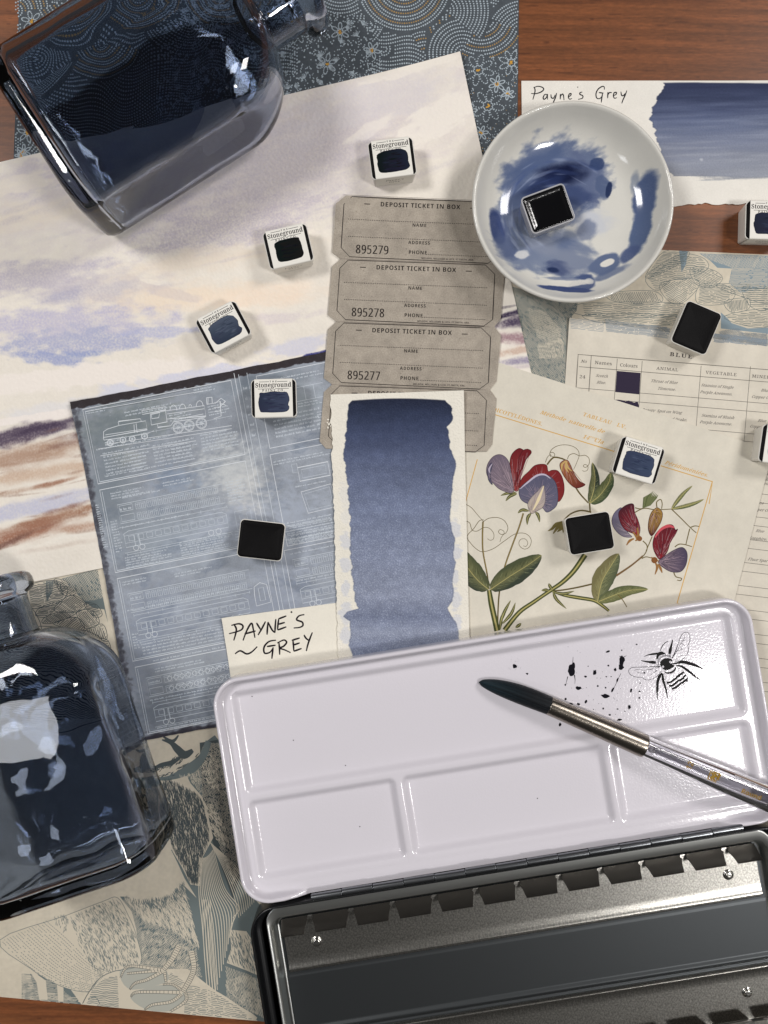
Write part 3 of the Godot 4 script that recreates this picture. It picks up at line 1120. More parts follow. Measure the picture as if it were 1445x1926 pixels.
func grey_card() -> void:
	var area := Rect2(960, 130, 720, 300)
	var c := canvas(area, 0.9, 228, 224, 216)
	c.grain(0.015, 0.012, 0.01, 4)
	# the painted strip, dark at the top and thinning out below
	var side: Array = [[150, 1250], [165, 1246], [190, 1231], [222, 1221], [250, 1232], [285, 1240], [315, 1252], [345, 1272]]
	var tone: Array = [[150, 46, 52, 78], [180, 58, 66, 94], [205, 80, 89, 118], [235, 104, 113, 139], [265, 124, 131, 152], [300, 138, 143, 158], [345, 150, 154, 164]]
	var pick := func(list: Array, y: float, k: int) -> float:
		for i in list.size() - 1:
			if y < list[i + 1][0]:
				return lerpf(list[i][k], list[i + 1][k], clampf((y - list[i][0]) / (list[i + 1][0] - list[i][0]), 0, 1))
		return list[-1][k]
	for yy in c.h:
		var y0 := yy / c.sc + c.oy
		if y0 < 148.0 or y0 > 350.0:
			continue
		var l: float = pick.call(side, y0, 1) + (noise_mid[(int(y0 * 1.3) & 511) * 512 + 77] - 128) / 128.0 * 5.0
		for xx in c.w:
			var x := xx / c.sc + c.ox
			var y := y0 + (x - 1330.0) * 0.03
			var sl := (noise_mid[(int(y * 1.7) & 511) * 512 + (int(x * 0.11) & 511)] - 128) / 128.0
			var bl := (noise_low[(int(y * 1.5) & 511) * 512 + (int(x * 0.3) & 511)] - 128) / 128.0
			var bottom := 334.0 + 5.0 * bl + 4.0 * sl
			var d := minf(minf(x - l - 3.0 * sl, (y0 - 155.0 + 2.0 * bl)), bottom - y0)
			if d <= 0.0:
				continue
			var g := (noise_fine[(yy & 511) * 512 + (xx & 511)] - 128) / 128.0
			var ys := y + 16.0 * sl
			var a := minf(1.0, d / 2.4)
			var k := 1.0 + 0.06 * bl + 0.05 * g - (0.14 * (1.0 - d / 5.0) if d < 5.0 else 0.0)
			var gr := 0.05 * maxf(0.0, sl) * clampf((y - 170.0) / 100.0, 0.0, 1.0)
			var i := yy * c.w + xx
			c.r[i] = lerpf(c.r[i], pick.call(tone, ys, 1) / 255.0 * k + gr, a)
			c.g[i] = lerpf(c.g[i], pick.call(tone, ys, 2) / 255.0 * k + gr, a)
			c.b[i] = lerpf(c.b[i], pick.call(tone, ys, 3) / 255.0 * k + gr, a)
	c.wash(1319, 300, 5, 4, 0, 176, 180, 190, 0.9, 0.5)
	var outline := PackedVector2Array()
	edge(Vector2(981, 152), Vector2(1640, 151), 10, 0.3, outline)
	edge(Vector2(1640, 151), Vector2(1640, 372), 2, 0.3, outline)
	edge(Vector2(1640, 372), Vector2(1256, 386), 60, 2.2, outline)
	edge(Vector2(1256, 386), Vector2(984, 392), 30, 2.2, outline)
	edge(Vector2(984, 392), Vector2(981, 152), 4, 0.2, outline)
	var o := sheet("swatch_card", outline, 0.00002, 0.0005, paper(c.texture(), 0.012), area)
	tag(o, "white torn-edged card with a wide slate blue wash and thin pen handwriting", "swatch card")
	var ink := Ink.plan(0.0005)
	var pen := lin(38, 36, 40)
	for q in [[150, 140, 160, 190, 135, 285], [115, 215, 165, 218, 225, 200, 258, 170, 240, 145, 190, 135, 142, 152],
		[298, 228, 270, 228, 252, 262, 262, 282, 290, 260, 300, 222, 302, 285], [340, 225, 345, 262, 370, 268, 388, 230], [404, 210, 392, 260, 370, 310, 358, 350],
		[448, 220, 445, 282], [446, 250, 470, 222, 482, 240, 488, 292], [535, 255, 562, 240, 568, 218, 548, 222, 538, 255, 550, 280, 578, 272],
		[640, 140, 646, 148], [696, 200, 672, 205, 668, 225, 700, 242, 695, 270, 648, 282],
		[945, 172, 942, 140, 915, 138, 872, 170, 850, 220, 860, 268, 895, 272, 925, 235], [882, 205, 935, 212], [926, 212, 915, 270, 910, 318],
		[985, 200, 982, 270], [984, 235, 1000, 208, 1030, 205], [1050, 240, 1078, 225, 1080, 204, 1055, 210, 1048, 245, 1060, 270, 1085, 262],
		[1132, 195, 1140, 235, 1160, 240, 1180, 215], [1200, 182, 1178, 240, 1155, 290, 1142, 328]]:
		ink.brush(smooth(zp(980, 140, 6.02, q), 6), PackedFloat32Array([1.5, 2.4, 2.2, 1.5]), pen)
	ink.commit("handwriting", o, ink_mat)


func colour_chart() -> void:
	var curls: Array = [[Vector2(1070, 599), 120.0, 0.0014]]
	var area := Rect2(1020, 560, 660, 980)
	var c := canvas(area, 0.5, 212, 205, 191)
	c.grain(0.015, 0.02, 0.03, 6)
	var o := sheet("colour_chart", quad(Vector2(1070, 599), Vector2(1640, 678), Vector2(1560, 1500), Vector2(1046, 1020), 0.25, 10), 0.0006, 0.00085, paper(c.texture()), area, curls)
	tag(o, "cream antique colour chart with a ruled table headed blue", "chart")
	var ink := Ink.plan(0.00085)
	var line := lin(104, 98, 92)
	var dark := lin(58, 52, 54)
	var slate := lin(140, 150, 158)
	ink.heavy = 1.2
	# an engraved band along its top edge
	ink.layer = 1
	hatch(ink, zp(1060, 590, 3.753, [40, 35, 290, 55, 285, 130, 45, 110]), 6, 2.6, 0.7, slate, 0.2, 3.0, 24.0)
	hatch(ink, zp(1060, 590, 3.753, [290, 40, 540, 75, 530, 150, 300, 130]), 6, 1.9, 0.9, slate, 0.3, 2.0, 30.0)
	hatch(ink, zp(1060, 590, 3.753, [530, 72, 760, 100, 740, 175, 530, 148]), 6, 1.8, 0.9, slate, 0.3, 2.0, 30.0)
	hatch(ink, zp(1060, 590, 3.753, [1050, 140, 1200, 150, 1445, 180, 1445, 230, 1060, 200]), 7, 1.8, 1.0, slate, 0.3, 1.5, 30.0)
	hatch(ink, zp(1060, 590, 3.753, [1100, 120, 1240, 100, 1300, 180, 1200, 210, 1120, 190]), 40, 2.0, 0.8, slate, 0.3, 1.5, 14.0)
	hatch(ink, zp(1060, 590, 3.753, [1240, 130, 1445, 140, 1445, 230, 1300, 200]), -30, 2.0, 0.8, slate, 0.3, 1.5, 14.0)
	# ruled lines: positions are read along the top rule, which falls by 0.085 per unit
	var g := func(x: float, y: float) -> Vector2: return zp(1060, 590, 3.753, [x, y])[0]
	var rule := func(x0: float, y0: float, x1: float, y1: float, w: float) -> void:
		ink.line(PackedVector2Array([g.call(x0, y0), g.call(x1, y1)]), w, line)
	rule.call(100, 288, 2100, 448, 0.8)
	rule.call(108, 374, 2100, 536, 0.8)
	rule.call(82, 522, 2100, 690, 0.8)
	rule.call(70, 585, 2100, 754, 0.8)
	rule.call(60, 735, 2080, 915, 0.8)
	rule.call(50, 790, 2080, 972, 0.8)
	for x in [[103, 288, 60, 1000], [196, 296, 150, 1000], [380, 318, 330, 1000], [556, 334, 500, 1100], [972, 368, 920, 1000], [1320, 372, 1270, 960], [1760, 420, 1700, 1000]]:
		rule.call(x[0], x[1], x[2], x[3], 0.75)
	for yy in 22:
		var y: float = 905.0 + yy * 83.0 + (yy % 2) * -20.0
		rule.call(1100, y, 2100, y + 120, 0.75)
	ink.layer = 2
	var violet := lin(52, 44, 62)
	ink.poly(zp(1060, 590, 3.753, [377, 404, 545, 418, 536, 570, 366, 553]), violet)
	ink.poly(smooth(zp(1060, 590, 3.753, [360, 607, 420, 612, 440, 620, 460, 613, 500, 628, 525, 622, 534, 680, 534, 760, 352, 760, 356, 640]), 2, true), violet)
	ink.layer = 3
	var a := 4.6
	ink.text("BLUE", serif_bold, 7.5, g.call(748, 298), 7.0, dark, 0, 1.25, 0.0, 0.18)
	ink.text("No", serif, 5.4, g.call(120, 345), a, dark, 0, 1.1, 0.35)
	ink.text("Names", serif, 6.0, g.call(220, 355), a, dark, 0, 1.15, 0.0, 0.03)
	ink.text("Colours", serif, 6.0, g.call(398, 372), a, dark, 0, 1.1)
	ink.text("ANIMAL", serif, 5.6, g.call(655, 395), a, dark, 0, 1.2, 0.0, 0.06)
	ink.text("VEGETABLE", serif, 5.6, g.call(1003, 424), a, dark, 0, 1.18, 0.0, 0.06)
	ink.text("MINERAL", serif, 5.6, g.call(1330, 450), a, dark, 0, 1.2, 0.0, 0.06)
	ink.text("24", serif, 6.0, g.call(112, 455), a, dark, 0, 1.2)
	for t in [["Scotch", 226, 445], ["Blue.", 232, 492], ["Throat of Blue", 615, 482], ["Titmouse.", 662, 535], ["Stamina of Single", 970, 512], ["Purple Anemone.", 962, 560], ["Blue", 1392, 548], ["Copper Ore", 1326, 593],
		["Beauty  Spot on Wing", 552, 686], ["of Mallard Drake.", 640, 742], ["Stamina of Bluish", 972, 726], ["Purple Anemone.", 960, 772], ["Blue", 1370, 762], ["Copper Ore", 1314, 802]]:
		ink.text(t[0], serif, 5.0, g.call(t[1], t[2]), a, dark, 0, 1.05, 0.45)
	var k := [["Blue", 1420, 930], ["Copper Ore", 1430, 971], ["Azure Stone", 1390, 1133], ["or Lapis", 1390, 1172], ["Lazuli.", 1378, 1203], ["Blue", 1352, 1341], ["Copper Ore", 1318, 1386], ["Blue", 1355, 1540], ["Sapphire.", 1310, 1590], ["Fluor Spar", 1300, 1740], ["Blue", 1420, 905]]
	for t in k:
		ink.text(t[0], serif, 5.0, g.call(t[1], t[2]), 6.0, dark, 0, 1.05, 0.45)
	lift_ink(ink, 0.00085, curls)
	var print_ := ink.commit("printed_table", o, ink_mat)
	print_.set_meta("kind", "stuff")


func watercolour() -> void:
	var area := Rect2(-330, 80, 1440, 1160)
	var c := canvas(area, 0.66, 231, 224, 213)
	c.coarse = 0.5
	c.grain(0.012, 0.012, 0.01, 2)
	var sky: Array = [
		[420, 300, 700, 170, -13, 208, 199, 200, 0.75, 0.7, 0.5, 0.15, 0.0, 0.3],
		[560, 300, 300, 130, -16, 193, 186, 194, 0.55, 0.8, 0.7, 0.3, 0.0, 0.25],
		[430, 420, 260, 70, -12, 186, 178, 190, 0.55, 0.7, 0.8, 0.4, 0.0, 0.2],
		[700, 190, 210, 60, -15, 205, 200, 205, 0.6, 0.6, 0.6, 0.15, 0.08, 0.2],
		[120, 320, 190, 40, -12, 194, 186, 196, 0.6, 0.5, 0.9, 0.2, 0.1, 0.3],
		[835, 215, 110, 34, -32, 228, 222, 215, 0.85, 0.25, 0.7, 0.05, 0.1, 0.2],
		[770, 130, 120, 12, -14, 228, 222, 214, 0.7, 0.3, 0.9, 0.05, 0.0, 0.2],
		[690, 245, 60, 14, -30, 226, 220, 214, 0.7, 0.3, 0.8, 0.05, 0.0, 0.3],
		[905, 270, 40, 40, -40, 226, 220, 213, 0.8, 0.3, 0.7],
		[110, 395, 240, 36, -9, 222, 212, 199, 0.8, 0.7, 0.6, 0.1],
		[30, 345, 120, 22, -12, 228, 220, 208, 0.7, 0.4, 0.9],
		[70, 520, 190, 40, -8, 184, 178, 191, 0.75, 0.6, 0.7, 0.25, 0.05, 0.25],
		[190, 545, 170, 36, -6, 190, 184, 192, 0.7, 0.6, 0.9, 0.2, 0.06, 0.25],
		[380, 490, 260, 34, -10, 222, 210, 196, 0.75, 0.8, 0.7, 0.1],
		[330, 560, 210, 40, -6, 228, 212, 194, 0.8, 0.7, 0.6, 0.1],
		[500, 555, 170, 34, -6, 230, 211, 193, 0.7, 0.8, 0.5, 0.1],
		[540, 595, 110, 14, -8, 205, 196, 200, 0.6, 0.6, 0.9, 0.2, 0.0, 0.2],
		[310, 545, 66, 12, 14, 205, 194, 192, 0.5, 0.3, 0.9, 0.1, 0.2, 0.3],
		[285, 530, 30, 6, 10, 236, 226, 212, 0.7, 0.3, 0.9],
		[100, 610, 260, 44, -4, 184, 181, 203, 0.75, 0.6, 0.8, 0.2, 0.05, 0.25],
		[150, 640, 190, 30, -3, 166, 170, 198, 0.75, 0.5, 0.9, 0.25, 0.1, 0.25],
		[90, 672, 100, 16, 6, 148, 157, 196, 0.75, 0.5, 0.9, 0.2, 0.15, 0.3],
		[165, 665, 50, 10, -6, 132, 146, 192, 0.6, 0.6, 0.9, 0.2, 0.1, 0.3],
		[310, 622, 90, 14, -4, 170, 174, 206, 0.6, 0.5, 0.9, 0.2, 0.1, 0.3],
		[120, 556, 60, 16, -8, 160, 160, 188, 0.5, 0.7, 0.9, 0.25],
		[340, 660, 90, 26, -12, 224, 216, 206, 0.8, 0.5, 0.8],
		[180, 705, 240, 26, -6, 233, 226, 217, 0.95, 0.3, 0.7, 0.03, 0.0, 0.35],
		[40, 720, 150, 22, -6, 233, 226, 217, 0.9, 0.35, 0.9, 0.03],
		[330, 690, 60, 16, -20, 233, 226, 217, 0.8, 0.4, 0.8],
		[560, 650, 70, 20, -14, 196, 197, 216, 0.7, 0.35, 0.8, 0.1, 0.2],
		[400, 705, 150, 17, -8, 198, 200, 220, 0.75, 0.3, 0.8, 0.1, 0.2],
		[240, 748, 60, 26, 22, 202, 204, 224, 0.8, 0.25, 0.6, 0.1, 0.2, 0.5],
		[196, 752, 56, 16, -38, 206, 208, 226, 0.7, 0.3, 0.6, 0.1, 0.2, 0.5],
		[290, 730, 40, 16, 20, 212, 212, 227, 0.6, 0.3, 0.7, 0.1, 0.1, 0.5],
		[110, 765, 130, 16, -8, 214, 214, 228, 0.55, 0.5, 0.8, 0.1, 0.1],
		[80, 782, 160, 9, -8, 233, 227, 219, 0.9, 0.3, 0.7],
		[598, 668, 44, 9, -13, 50, 54, 116, 0.95, 0.2, 0.5, 0.1, 0.1]]
	for q in sky:
		q.resize(14)
		var dflt := [0, 0, 0, 0, 0, 0, 0, 0, 0.5, 0.4, 0.5, 0.1, 0.0, 0.35]
		for i in range(8, 14):
			if q[i] == null:
				q[i] = dflt[i]
		c.wash(q[0], q[1], q[2], q[3], q[4], mini(q[5] + 8, 238), mini(q[6] + 7, 230), mini(q[7] + 5, 226), minf(q[8] * 1.0, 1.0), minf(q[9] * 1.1, 1.0), q[10] * 0.75, q[11] * 1.3, q[12], maxf(q[13], 0.42))
	# the shore: dark horizon, brown and ochre strokes with lilac water between
	var land: Array = [
		[20, 820, 190, 22, -13, 96, 84, 100, 0.95, 0.35, 0.7], [90, 800, 110, 9, -14, 74, 62, 82, 0.8, 0.5, 0.9], [150, 815, 60, 12, -12, 110, 88, 92, 0.7, 0.6, 0.8],
		[40, 856, 210, 22, -12, 176, 146, 126, 0.9, 0.5, 0.6], [140, 830, 80, 10, -14, 118, 84, 76, 0.5, 0.7, 0.8], [70, 890, 200, 20, -10, 204, 180, 160, 0.9, 0.5, 0.6],
		[30, 870, 120, 6, -8, 150, 112, 92, 0.5, 0.6, 0.9], [110, 905, 90, 6, -14, 146, 100, 78, 0.7, 0.5, 0.9], [80, 948, 190, 22, -13, 196, 196, 212, 0.9, 0.35, 0.6], [20, 925, 100, 8, -10, 186, 160, 142, 0.7, 0.5, 0.8],
		[30, 862, 150, 34, -12, 178, 150, 132, 0.6, 0.8, 0.6], [60, 995, 130, 26, -15, 166, 130, 112, 0.6, 0.8, 0.6], [95, 975, 150, 13, -15, 160, 122, 100, 0.9, 0.4, 0.7], [30, 1005, 130, 20, -20, 156, 112, 92, 0.9, 0.5, 0.7], [120, 955, 80, 7, -16, 128, 84, 66, 0.6, 0.5, 0.9], [150, 990, 60, 12, -10, 176, 140, 120, 0.7, 0.5, 0.8],
		[10, 1022, 60, 7, -24, 110, 78, 70, 0.6, 0.6, 0.9], [140, 1006, 60, 3, -8, 232, 226, 216, 0.9, 0.4, 1.0], [110, 1050, 190, 24, -10, 229, 222, 211, 0.95, 0.4, 0.6], [40, 1092, 220, 22, -10, 228, 221, 209, 0.9, 0.5, 0.5], [120, 1024, 110, 8, -10, 196, 180, 168, 0.5, 0.7, 0.8]]
	for q in land:
		c.wash(q[0], q[1], q[2], q[3], q[4], q[5], q[6], q[7], q[8], minf(q[9] * 1.7, 1.0), q[10] * 0.6, 0.2, 0.05, 0.4)
	for q in [[985, 600, 80, 14, -14, 88, 76, 100, 0.9], [960, 590, 40, 6, -16, 60, 50, 76, 0.8], [985, 632, 80, 16, -6, 160, 132, 138, 0.9], [985, 656, 80, 9, -8, 204, 180, 164, 0.9], [990, 676, 80, 10, -8, 150, 142, 164, 0.8], [970, 690, 70, 5, -8, 206, 196, 196, 0.8], [985, 712, 70, 8, -6, 150, 150, 176, 0.6], [960, 575, 40, 3, -10, 120, 112, 120, 0.6]]:
		c.wash(q[0], q[1], q[2], q[3], q[4], q[5], q[6], q[7], q[8], 0.7, 0.5, 0.25, 0.06, 0.4)
	for i in 22:
		c.wash(rng.randf_range(-40, 180), rng.randf_range(800, 1030), rng.randf_range(20, 70), rng.randf_range(2.0, 5.0), rng.randf_range(-20, -6), 132, 98, 84, 0.3, 0.9, 0.6, 0.3, 0.0, 0.4)
	for i in 30:
		c.wash(rng.randf_range(-40, 900), rng.randf_range(250, 560), rng.randf_range(40, 110), rng.randf_range(4, 14), rng.randf_range(-24, -6), 182, 176, 190, 0.18, 0.9, 0.8, 0.4, 0.0, 0.4)
	var o := sheet("watercolour_painting", quad(Vector2(-300, 376), Vector2(865, 101), Vector2(1044, 900), Vector2(-300, 1166), 0.5, 8), 0.00075, 0.00135, paper(c.texture(), 0.02), area, [[Vector2(880, 90), 230.0, 0.0022]])
	tag(o, "watercolour painting of lilac clouds over a brown shore", "painting")


func flower_plate() -> void:
	var area := Rect2(690, 630, 780, 720)
	var c := canvas(area, 0.6, 213, 207, 193)
	c.grain(0.015, 0.02, 0.02, 8)
	var o := sheet("botanical_print", quad(Vector2(815, 642), Vector2(1454, 848), Vector2(1330, 1330), Vector2(700, 1180), 0.25, 10), 0.00145, 0.0017, paper(c.texture()), area)
	tag(o, "cream botanical print of red and violet sweet peas", "print")
	var ink := Ink.plan(0.0017)
	ink.heavy = 1.2
	var gold := lin(206, 164, 96)
	var stem := lin(96, 84, 52)
	var stem_dark := lin(62, 60, 36)
	# ruled frame and heading
	ink.line(zp(890, 720, 3.0745, [60, 160, 135, 187, 820, 398, 1385, 572, 1365, 700]), 1.5, gold)
	ink.line(PackedVector2Array([Vector2(1340, 906), Vector2(1275, 1130), Vector2(1255, 1210)]), 1.5, gold)
	ink.line(PackedVector2Array([Vector2(898, 864), Vector2(876, 944), Vector2(850, 1040)]), 1.4, gold)
	ink.text("DICOTYLÉDONES.", serif_bold, 7.0, zp(890, 720, 3.0745, [108, 160])[0], 17.2, gold, 0, 1.1, 0.15)
	ink.text("TABLEAU   LV.", serif_bold, 7.0, zp(890, 720, 3.0745, [632, 190])[0], 17.2, gold, 0, 1.1, 0.15, 0.05)
	ink.text("Méthode  naturelle de", serif_bold, 7.0, zp(890, 720, 3.0745, [384, 178])[0], 17.2, gold, 0, 1.15, 0.45)
	ink.text("14   Cla", serif_bold, 7.5, zp(890, 720, 3.0745, [630, 318])[0], 17.2, gold, 0, 1.1, 0.4)
	ink.text("eme", serif, 4.0, zp(890, 720, 3.0745, [676, 316])[0], 17.2, gold, 0, 1.1, 0.4)
	ink.text("Péridoméniées.", serif_bold, 7.0, zp(890, 720, 3.0745, [1105, 468])[0], 17.2, gold, 0, 1.1, 0.45)
	var ox := 860.0
	var oy := 820.0
	var s := 4.8167
	# tendrils
	for q in [[80, 620, 130, 650, 190, 720, 240, 775], [240, 775, 290, 745, 370, 740, 430, 770, 460, 830, 440, 880, 400, 892, 375, 870, 390, 848, 420, 860, 425, 885, 400, 920, 388, 960], [240, 760, 200, 770, 150, 840, 90, 910, 130, 980, 190, 1035, 240, 1048, 330, 1020, 430, 950, 520, 890, 600, 880, 650, 905, 672, 950, 655, 1005, 610, 1025, 570, 1000, 560, 965, 580, 935, 620, 935, 640, 970, 625, 1000, 600, 995],
		[80, 770, 115, 790, 135, 850, 180, 862, 240, 830, 290, 835, 330, 880, 330, 930, 300, 945, 275, 930], [800, 240, 820, 190, 850, 165], [850, 190, 840, 160, 860, 120, 910, 90, 980, 80, 1050, 95, 1095, 130, 1105, 180, 1080, 250, 1055, 305], [1000, 210, 1015, 175, 1060, 160, 1110, 180, 1160, 175, 1195, 205, 1195, 255, 1165, 285, 1143, 272, 1160, 258, 1185, 275, 1180, 310, 1150, 320, 1135, 312],
		[845, 150, 870, 150, 885, 170, 870, 190, 848, 175]]:
		ink.line(smooth(zp(ox, oy, s, q), 5), 1.0, stem, 0.7)
	# stems
	ink.layer = 1
	for q in [[235, 775, 230, 900, 235, 1050, 270, 1240, 290, 1390], [600, 700, 560, 830, 500, 990, 430, 1190, 385, 1400, 370, 1600, 370, 1760], [815, 260, 850, 215, 885, 193, 950, 205, 990, 225], [1060, 440, 1110, 520, 1190, 608], [1200, 605, 1205, 690], [1215, 690, 1120, 675, 1030, 705, 970, 760], [1250, 1335, 1100, 1370, 960, 1395, 860, 1405]]:
		ink.line(smooth(zp(ox, oy, s, q), 5), 2.6, stem, 2.2)
	ink.layer = 2
	for q in [[600, 700, 560, 830, 500, 990, 430, 1190], [237, 780, 232, 900, 237, 1050, 272, 1240]]:
		ink.line(smooth(zp(ox, oy, s, q), 5), 0.8, lin(160, 140, 88))
	ink.layer = 1
	for q in [[[1160, 1075, 1060, 1220, 960, 1320, 860, 1390, 700, 1500, 560, 1600, 430, 1760], [9, 8, 7, 6, 7, 8]], [[290, 1395, 310, 1520, 345, 1680, 365, 1765], [7, 9, 9, 10]], [[860, 1405, 960, 1440, 1100, 1465, 1240, 1490, 1320, 1540, 1375, 1585], [3, 6, 6, 4]]]:
		ink.layer = 1
		ink.brush(smooth(zp(ox, oy, s, q[0]), 5), PackedFloat32Array(q[1]), lin(70, 76, 44))
		var thin := PackedFloat32Array()
		for w in q[1]:
			thin.append(w * 0.3)
		ink.layer = 2
		ink.brush(smooth(zp(ox, oy, s, q[0]), 5), thin, lin(168, 158, 102))
	# leaves: midrib from base to tip, half width, and two greens
	var leaf := func(a: Array, width: float, c0: Color, c1: Color, ox2: float, oy2: float) -> void:
		var mid := smooth(zp(ox2, oy2, s, a), 6)
		var m := mid.size()
		for side: float in [-1.0, 1.0]:
			ink.layer = 3
			var p := PackedVector2Array()
			var cols := PackedColorArray()
			var tone: Color = c0 if side < 0 else c1
			for i in m:
				p.append(mid[i])
				cols.append(tone.lerp(lin(150, 146, 96), 0.35))
			for i in range(m - 2, 0, -1):
				var t := float(i) / (m - 1)
				var d := (mid[i + 1] - mid[i - 1]).normalized().orthogonal() * side
				p.append(mid[i] + d * width * pow(sin(PI * pow(t, 0.8)), 0.75) * rng.randf_range(0.95, 1.03))
				cols.append(tone.lerp(lin(34, 44, 34), 0.25))
			ink.poly2(p, cols)
			ink.layer = 4
			for i in 46:
				var t := rng.randf_range(0.05, 0.9)
				var jj := clampi(int(t * (m - 1)), 1, m - 2)
				var along := (mid[jj + 1] - mid[jj - 1]).normalized()
				var wd := width * pow(sin(PI * pow(t, 0.8)), 0.75)
				var st := mid[jj] + along.orthogonal() * side * wd * rng.randf_range(0.05, 0.5)
				var en: Vector2 = st + (along * 0.8 + along.orthogonal() * side * 0.55) * wd * rng.randf_range(0.25, 0.6)
				var gg := along.orthogonal() * side
				if (en - mid[jj]).dot(gg) < wd * 0.95 and t < 0.85:
					ink.line(PackedVector2Array([st, en]), 0.7, tone.lerp(lin(28, 36, 28) if rng.randf() < 0.6 else lin(160, 164, 120), rng.randf_range(0.2, 0.55)), 0.3)
		ink.layer = 5
		ink.line(mid, 1.0, lin(176, 166, 110), 0.5)
	var g1 := lin(62, 72, 60)
	var g2 := lin(84, 88, 62)
	leaf.call([300, 1392, 480, 1270, 640, 1170, 765, 1080], 21, g1, g2, ox, oy)
	leaf.call([285, 1390, 190, 1310, 100, 1200, 30, 1080, 20, 980], 22, g2, g1, ox, oy)
	leaf.call([1200, 608, 1235, 500, 1250, 370, 1225, 240], 10, g1, g2, ox, oy)
	leaf.call([1205, 608, 1290, 540, 1370, 430, 1395, 330], 13, lin(70, 84, 58), lin(92, 100, 66), ox, oy)
	leaf.call([20, 1500, 60, 1320, 140, 1180, 212, 1065], 20, lin(92, 100, 76), lin(128, 122, 84), 1120, oy)
	leaf.call([30, 1500, 150, 1450, 300, 1400, 480, 1388], 12, lin(110, 114, 76), lin(96, 102, 70), 1120, oy)
	leaf.call([690, 662, 750, 580, 810, 510, 880, 450], 4, lin(104, 112, 74), lin(130, 130, 92), 1120, oy)
	leaf.call([690, 662, 800, 640, 900, 610, 985, 572], 4, lin(104, 112, 74), lin(130, 130, 92), 1120, oy)
	for q in [[540, 520, 470, 515, 395, 540], [540, 525, 480, 545, 440, 590], [650, 680, 590, 670, 550, 700], [670, 700, 640, 740, 635, 805], [710, 690, 735, 720, 748, 780], [870, 1410, 900, 1480, 990, 1565], [880, 1415, 960, 1430, 1060, 1405], [830, 1400, 800, 1395, 765, 1400], [860, 1390, 840, 1360, 830, 1335], [395, 1690, 430, 1590, 485, 1490], [410, 1700, 490, 1610, 528, 1510], [390, 1750, 400, 1660, 420, 1600], [530, 1735, 560, 1715, 580, 1695]]:
		ink.layer = 5
		ink.brush(smooth(zp(ox, oy, s, q), 4), PackedFloat32Array([1.5, 5.5, 4.5, 0.6]), lin(84, 86, 54))
		ink.layer = 6
		ink.brush(smooth(zp(ox, oy, s, q), 4), PackedFloat32Array([0.5, 1.2, 1.0, 0.3]), lin(160, 154, 104))
	for q in [[960, 780, 900, 800, 860, 840, 820, 862], [960, 790, 910, 830, 868, 888], [965, 800, 940, 840, 905, 870], [985, 780, 965, 820, 960, 880]]:
		ink.brush(smooth(zp(ox, oy, s, q), 4), PackedFloat32Array([3, 6, 4, 0.5]), lin(120, 108, 66))
	for i in 9:
		var q := zp(1120, oy, s, [430 + i * 8, 655 - i * 3, 440 + i * 14, 560, 480 + i * 11, 500 + abs(i - 4) * 8])
		ink.brush(q, PackedFloat32Array([1.2, 2.4, 0.4]), lin(112, 118, 80).lerp(lin(70, 80, 50), rng.randf()))
	# petals: an outline, a base colour, a second colour towards its root, and fine strokes from the root outwards
	var petal := func(a: Array, root: Array, c0: Color, c1: Color, strokes: int, ox2: float, lay: int) -> void:
		var p := smooth(zp(ox2, oy, s, a), 5, true)
		var r0 := zp(ox2, oy, s, root)[0]
		var far := 1.0
		for q in p:
			far = maxf(far, q.distance_to(r0))
		var cols := PackedColorArray()
		for q in p:
			cols.append(c0.lerp(c1, clampf(1.0 - q.distance_to(r0) / far, 0.0, 1.0)))
		ink.layer = lay
		ink.poly2(p, cols)
		ink.layer = lay + 1
		for i in strokes * 2:
			var e := p[rng.randi() % p.size()]
			var t0 := rng.randf_range(0.1, 0.6)
			var t1 := rng.randf_range(t0 + 0.1, 0.96)
			var st := r0.lerp(e, t0)
			var en := r0.lerp(e, t1)
			if Geometry2D.is_point_in_polygon(st, p) and Geometry2D.is_point_in_polygon(en, p):
				var mixed: Color = c0.lerp(c1, rng.randf()).lerp(lin(36, 24, 34) if rng.randf() < 0.55 else lin(196, 170, 176), rng.randf_range(0.1, 0.5))
				ink.line(PackedVector2Array([st, en]), rng.randf_range(0.5, 1.0), mixed, 0.3)
		ink.line(p, 0.8, c0.lerp(lin(30, 18, 28), 0.55), 0.8, true)
	var violet := lin(106, 95, 110)
	var mauve := lin(144, 130, 140)
	var slate := lin(86, 86, 108)
	var red := lin(116, 36, 38)
	var wine := lin(76, 26, 34)
	petal.call([510, 505, 400, 490, 330, 430, 270, 350, 275, 260, 330, 185, 400, 170, 460, 220, 490, 320], [515, 505], violet, mauve, 130, ox, 7)
	petal.call([300, 250, 275, 320, 285, 400, 320, 440, 300, 360, 320, 260], [310, 420], lin(84, 80, 102), slate, 20, ox, 9)
	petal.call([510, 480, 495, 350, 478, 240, 500, 160, 560, 112, 610, 130, 640, 118, 672, 150, 640, 195, 600, 250, 580, 350, 555, 490], [525, 500], lin(100, 28, 33), lin(150, 62, 60), 90, ox, 7)
	petal.call([545, 440, 552, 300, 560, 200, 600, 130, 650, 122, 672, 152, 620, 220, 590, 320], [535, 480], lin(104, 30, 36), red, 30, ox, 9)
	petal.call([560, 470, 590, 380, 650, 320, 700, 270, 760, 255, 810, 265, 825, 320, 860, 310, 910, 315, 950, 370, 970, 460, 960, 540, 915, 595, 880, 500, 800, 400, 680, 430], [760, 480], red, lin(150, 58, 56), 130, ox, 7)
	petal.call([560, 500, 600, 440, 690, 380, 760, 350, 830, 360, 890, 420, 912, 520, 905, 620, 860, 670, 810, 690, 770, 650, 700, 640, 640, 615, 580, 575], [740, 600], slate, lin(116, 112, 130), 170, ox, 9)
